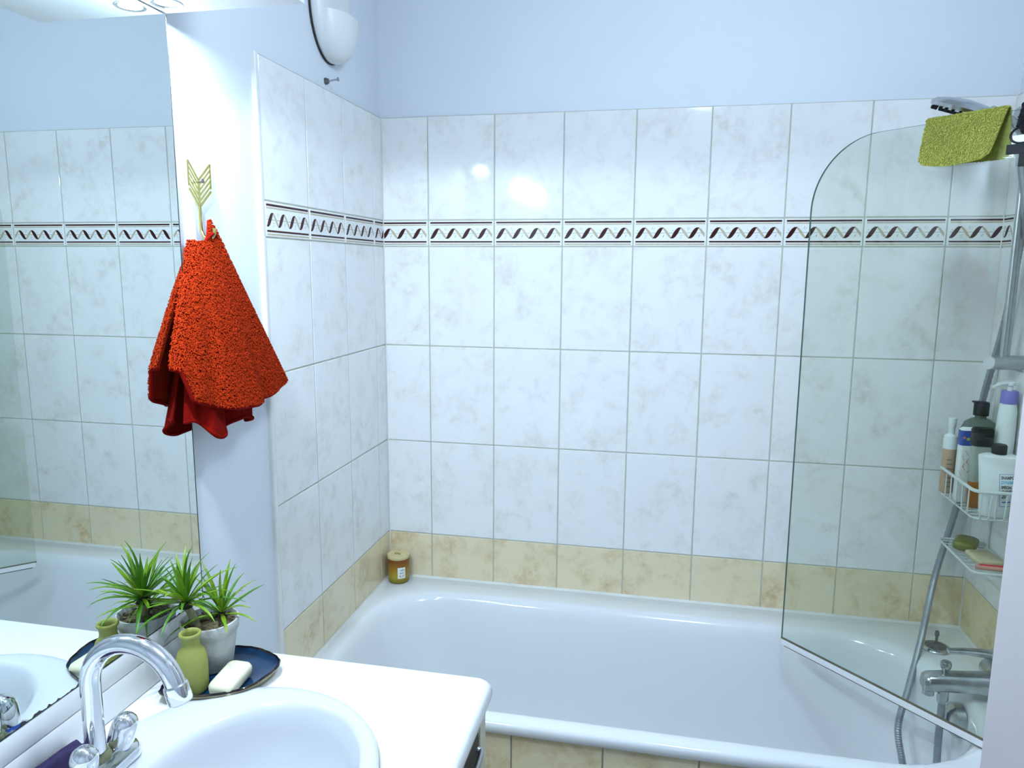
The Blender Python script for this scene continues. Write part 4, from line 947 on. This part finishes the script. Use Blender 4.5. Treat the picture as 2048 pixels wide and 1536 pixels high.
sb = tag(obj('soap_bar', loft([rring(-w_, w_, -d_, d_, r_, z, 8) for w_, d_, r_, z in ((0.017, 0.034, 0.010, 0), (0.021, 0.039, 0.011, 0.003), (0.0225, 0.0405, 0.012, 0.010), (0.0225, 0.0405, 0.012, 0.016), (0.020, 0.038, 0.011, 0.021), (0.016, 0.034, 0.010, 0.023))]), M_SOAP, None, 60), 'cream rectangular soap bar lying on the blue dish beside the vase', 'soap')
sb.location = (0.146, -1.112, ZI + 0.0005); sb.rotation_euler = (math.radians(2), math.radians(3), math.radians(4))

# ================================================================== ARROW HOOK AND TOWEL
hk = thing('arrow_hook', (-WB, -0.912, 1.68), 'brass arrow-fletching wall hook holding the orange towel', 'hook')
hx0 = 0.002; hc = -0.9115   # spine
def bar(p, q, wd=0.0022, x0=hx0, x1=hx0 + 0.0016):
    (ya, za), (yb, zb) = p, q; l = math.hypot(yb - ya, zb - za); oy, oz = -(zb - za) / l * wd, (yb - ya) / l * wd
    fo = lambda yy: 0.10 * abs(yy - hc)      # wings bent slightly forward
    P4 = [(ya + oy, za + oz), (yb + oy, zb + oz), (yb - oy, zb - oz), (ya - oy, za - oz)]
    V = [(x0 + fo(p_[0]), p_[0], p_[1]) for p_ in P4] + [(x1 + fo(p_[0]), p_[0], p_[1]) for p_ in P4]
    return V, [(0, 1, 2, 3), (7, 6, 5, 4), (0, 4, 5, 1), (1, 5, 6, 2), (2, 6, 7, 3), (3, 7, 4, 0)]
ZN, ZL = 1.717, 1.669
part('spine', bar((hc, ZN), (hc, ZL), 0.0034), M_GOLD, hk, None)
for s in (-1, 1):
    wv = 0.0325
    part('outer_edge', bar((hc + s * wv, ZN + 0.031), (hc + s * wv, ZL + 0.034), 0.0018), M_GOLD, hk, None)
    for k in range(6):
        z_ = ZN - 0.001 - k * (ZN - ZL) / 5
        part('slat', bar((hc, z_), (hc + s * wv, z_ + 0.031), 0.0017 if k not in (0, 5) else 0.0023), M_GOLD, hk, None)
part('shaft', tube(smoothpath([(hx0 + 0.001, hc, ZL + 0.004), (hx0 + 0.001, hc, 1.650), (hx0 + 0.002, hc, 1.625), (hx0 + 0.010, hc, 1.612), (hx0 + 0.022, hc, 1.612), (hx0 + 0.028, hc, 1.622), (hx0 + 0.028, hc, 1.630)], 6), 0.0032, 10), M_GOLD, hk)
part('nail', join(tube([(-WB, hc - 0.001, 1.711), (0.012, hc - 0.001, 1.714)], 0.0016, 8), tube([(0.012, hc - 0.001, 1.714), (0.0138, hc - 0.001, 1.7143)], 0.0042, 12)), M_DKMET, hk)

tw = thing('hand_towel', (0.03, -0.90, 1.28), 'orange red terry towel hanging from the arrow hook', 'towel')
def towel_layer(nu, nv, ztop, zb, halfw, depth, fold_amp, folds, phase, yc0, yc1, x_off=0.0, x_min=0.004):
    P_ = np.zeros((nu, nv, 3))
    for i in range(nu):
        u = i / (nu - 1); th_ = PI * u        # 0 = left wall side .. PI = right wall side
        for j in range(nv):
            v = j / (nv - 1)
            g = v ** 0.86
            ay = 0.027 + (halfw - 0.027) * g; ax_ = 0.016 + (depth - 0.016) * g
            fr = 1 + fold_amp * g * math.sin(folds * th_ + phase + 0.5 * v) + 0.35 * fold_amp * g * math.sin(2.3 * folds * th_ + 1.7 + phase)
            yc = yc0 + (yc1 - yc0) * v
            y_ = yc - ay * math.cos(th_) * (1 + (fr - 1) * 0.35)
            x_ = x_off + x_min + 0.020 * max(0.0, 1 - 2.2 * u) ** 0.5 * g + ax_ * max(math.sin(th_), 0.0) ** 0.75 * fr
            zbot = zb(u)
            z_ = ztop(u) + (zbot - ztop(u)) * v
            P_[i, j] = (max(x_, x_min), y_, z_)
    return P_
zt_o = lambda u: 1.606 + 0.040 * math.exp(-((u - 0.74) / 0.15) ** 2)
zb_o = lambda u: float(np.interp(u, [0, .05, .11, .22, .35, .48, .65, .85, 1], [1.390, 1.386, 1.334, 1.318, 1.306, 1.300, 1.303, 1.322, 1.343]))
P = towel_layer(150, 110, zt_o, zb_o, 0.168, 0.074, 0.14, 5.0, 0.6, -0.925, -0.876)
Nn = grid_normals(P); osd = 1.0 if Nn[75, 50][0] > 0 else -1.0
Pi = P - Nn * osd * 0.004
part('cloth', shell(Pi, P), M_TOWEL, tw, 70)
o = part('terry_pile', pile(P, 34000, 0.0052, 0.0011, osd), M_PILE, tw, None); o['kind'] = 'stuff'
part('hem', tube([tuple(q) for q in (P[:, -1] + Pi[:, -1]) / 2 + np.array([0, 0, -0.001])], 0.0042, 8), M_HEM_SHADE, tw)
zb_i = lambda u: 1.290 - 0.028 * math.sin(PI * u) ** 0.8 + 0.012 * math.sin(u * 14)
P = towel_layer(150, 70, lambda u: 1.560, zb_i, 0.108, 0.050, 0.20, 6.0, 2.0, -0.925, -0.915)
Nn = grid_normals(P); Pi = P - Nn * osd * 0.003
part('inner_fold', shell(Pi, P), M_HEM_SHADE, tw, 70)  # hem red carries the shadow under the outer layer
part('hem', tube([tuple(q) for q in (P[:, -1] + Pi[:, -1]) / 2], 0.0038, 8), M_HEM_SHADE, tw)
part('hanging_loop', tube(smoothpath([(0.018, -0.93, 1.600), (0.028, -0.918, 1.618), (0.028, -0.905, 1.618), (0.022, -0.895, 1.600)], 5), 0.003, 8), M_HEM_SHADE, tw)

# ================================================================== WALL VENT AND NAIL
vt = thing('wall_vent', (-WB, -0.33, 2.19), 'white bowl-shaped air vent high on the left wall', 'vent')
VC = (-0.33, 2.195)
def vell(a, b2, x, dz=0.0, n=40): return [(x, VC[0] + a * math.cos(t), VC[1] + dz + b2 * math.sin(t)) for t in [2 * PI * k / n for k in range(n)]]
part('gap_shade_ring', loft([vell(0.100, 0.130, -WB + 0.0005), vell(0.100, 0.130, -0.003)]), M_GAP_SHADE, vt, 40)  # solid ring painted dark in place of the shaded gap
part('cover', loft([vell(0.097, 0.127, -0.003), vell(0.099, 0.129, 0.004), vell(0.096, 0.126, 0.016), vell(0.080, 0.108, 0.024), vell(0.05, 0.07, 0.028)]), M_VENT, vt, 60)
V, F = [], []; nA, nB = 28, 16
for i in range(nA + 1):
    a = -PI / 2 + PI * i / nA
    for j in range(nB + 1):
        e = PI / 2 * j / nB
        r_ = math.cos(e) ** 0.7
        V.append((0.004 + 0.060 * r_ * math.cos(a) ** 0.8 if abs(a) < PI / 2 - 1e-6 else 0.004, VC[0] + 0.082 * r_ * math.sin(a), 2.172 - 0.104 * math.sin(e)))
F = grid_faces(nA + 1, nB + 1)
n0 = len(V); V.append((0.004, VC[0], 2.172))
F += [(i * (nB + 1), (i + 1) * (nB + 1), n0) for i in range(nA)]
part('shield', (V, F), M_VENT, vt, 50)

nl = thing('wall_screw', (-WB, -0.350, 2.023), 'bare screw in a wall plug below the white air vent', 'screw')
part('plug', tube([(-WB, -0.350, 2.020), (0.001, -0.350, 2.020)], [0.0085, 0.006], 14), M_DKMET, nl)
part('shank', tube([(0.0, -0.350, 2.020), (0.024, -0.349, 2.023)], 0.0022, 10), M_CHROME_D, nl)
part('screw_head', tube([(0.023, -0.349, 2.0229), (0.027, -0.349, 2.0233)], [0.0035, 0.0055], 14), M_CHROME_D, nl)
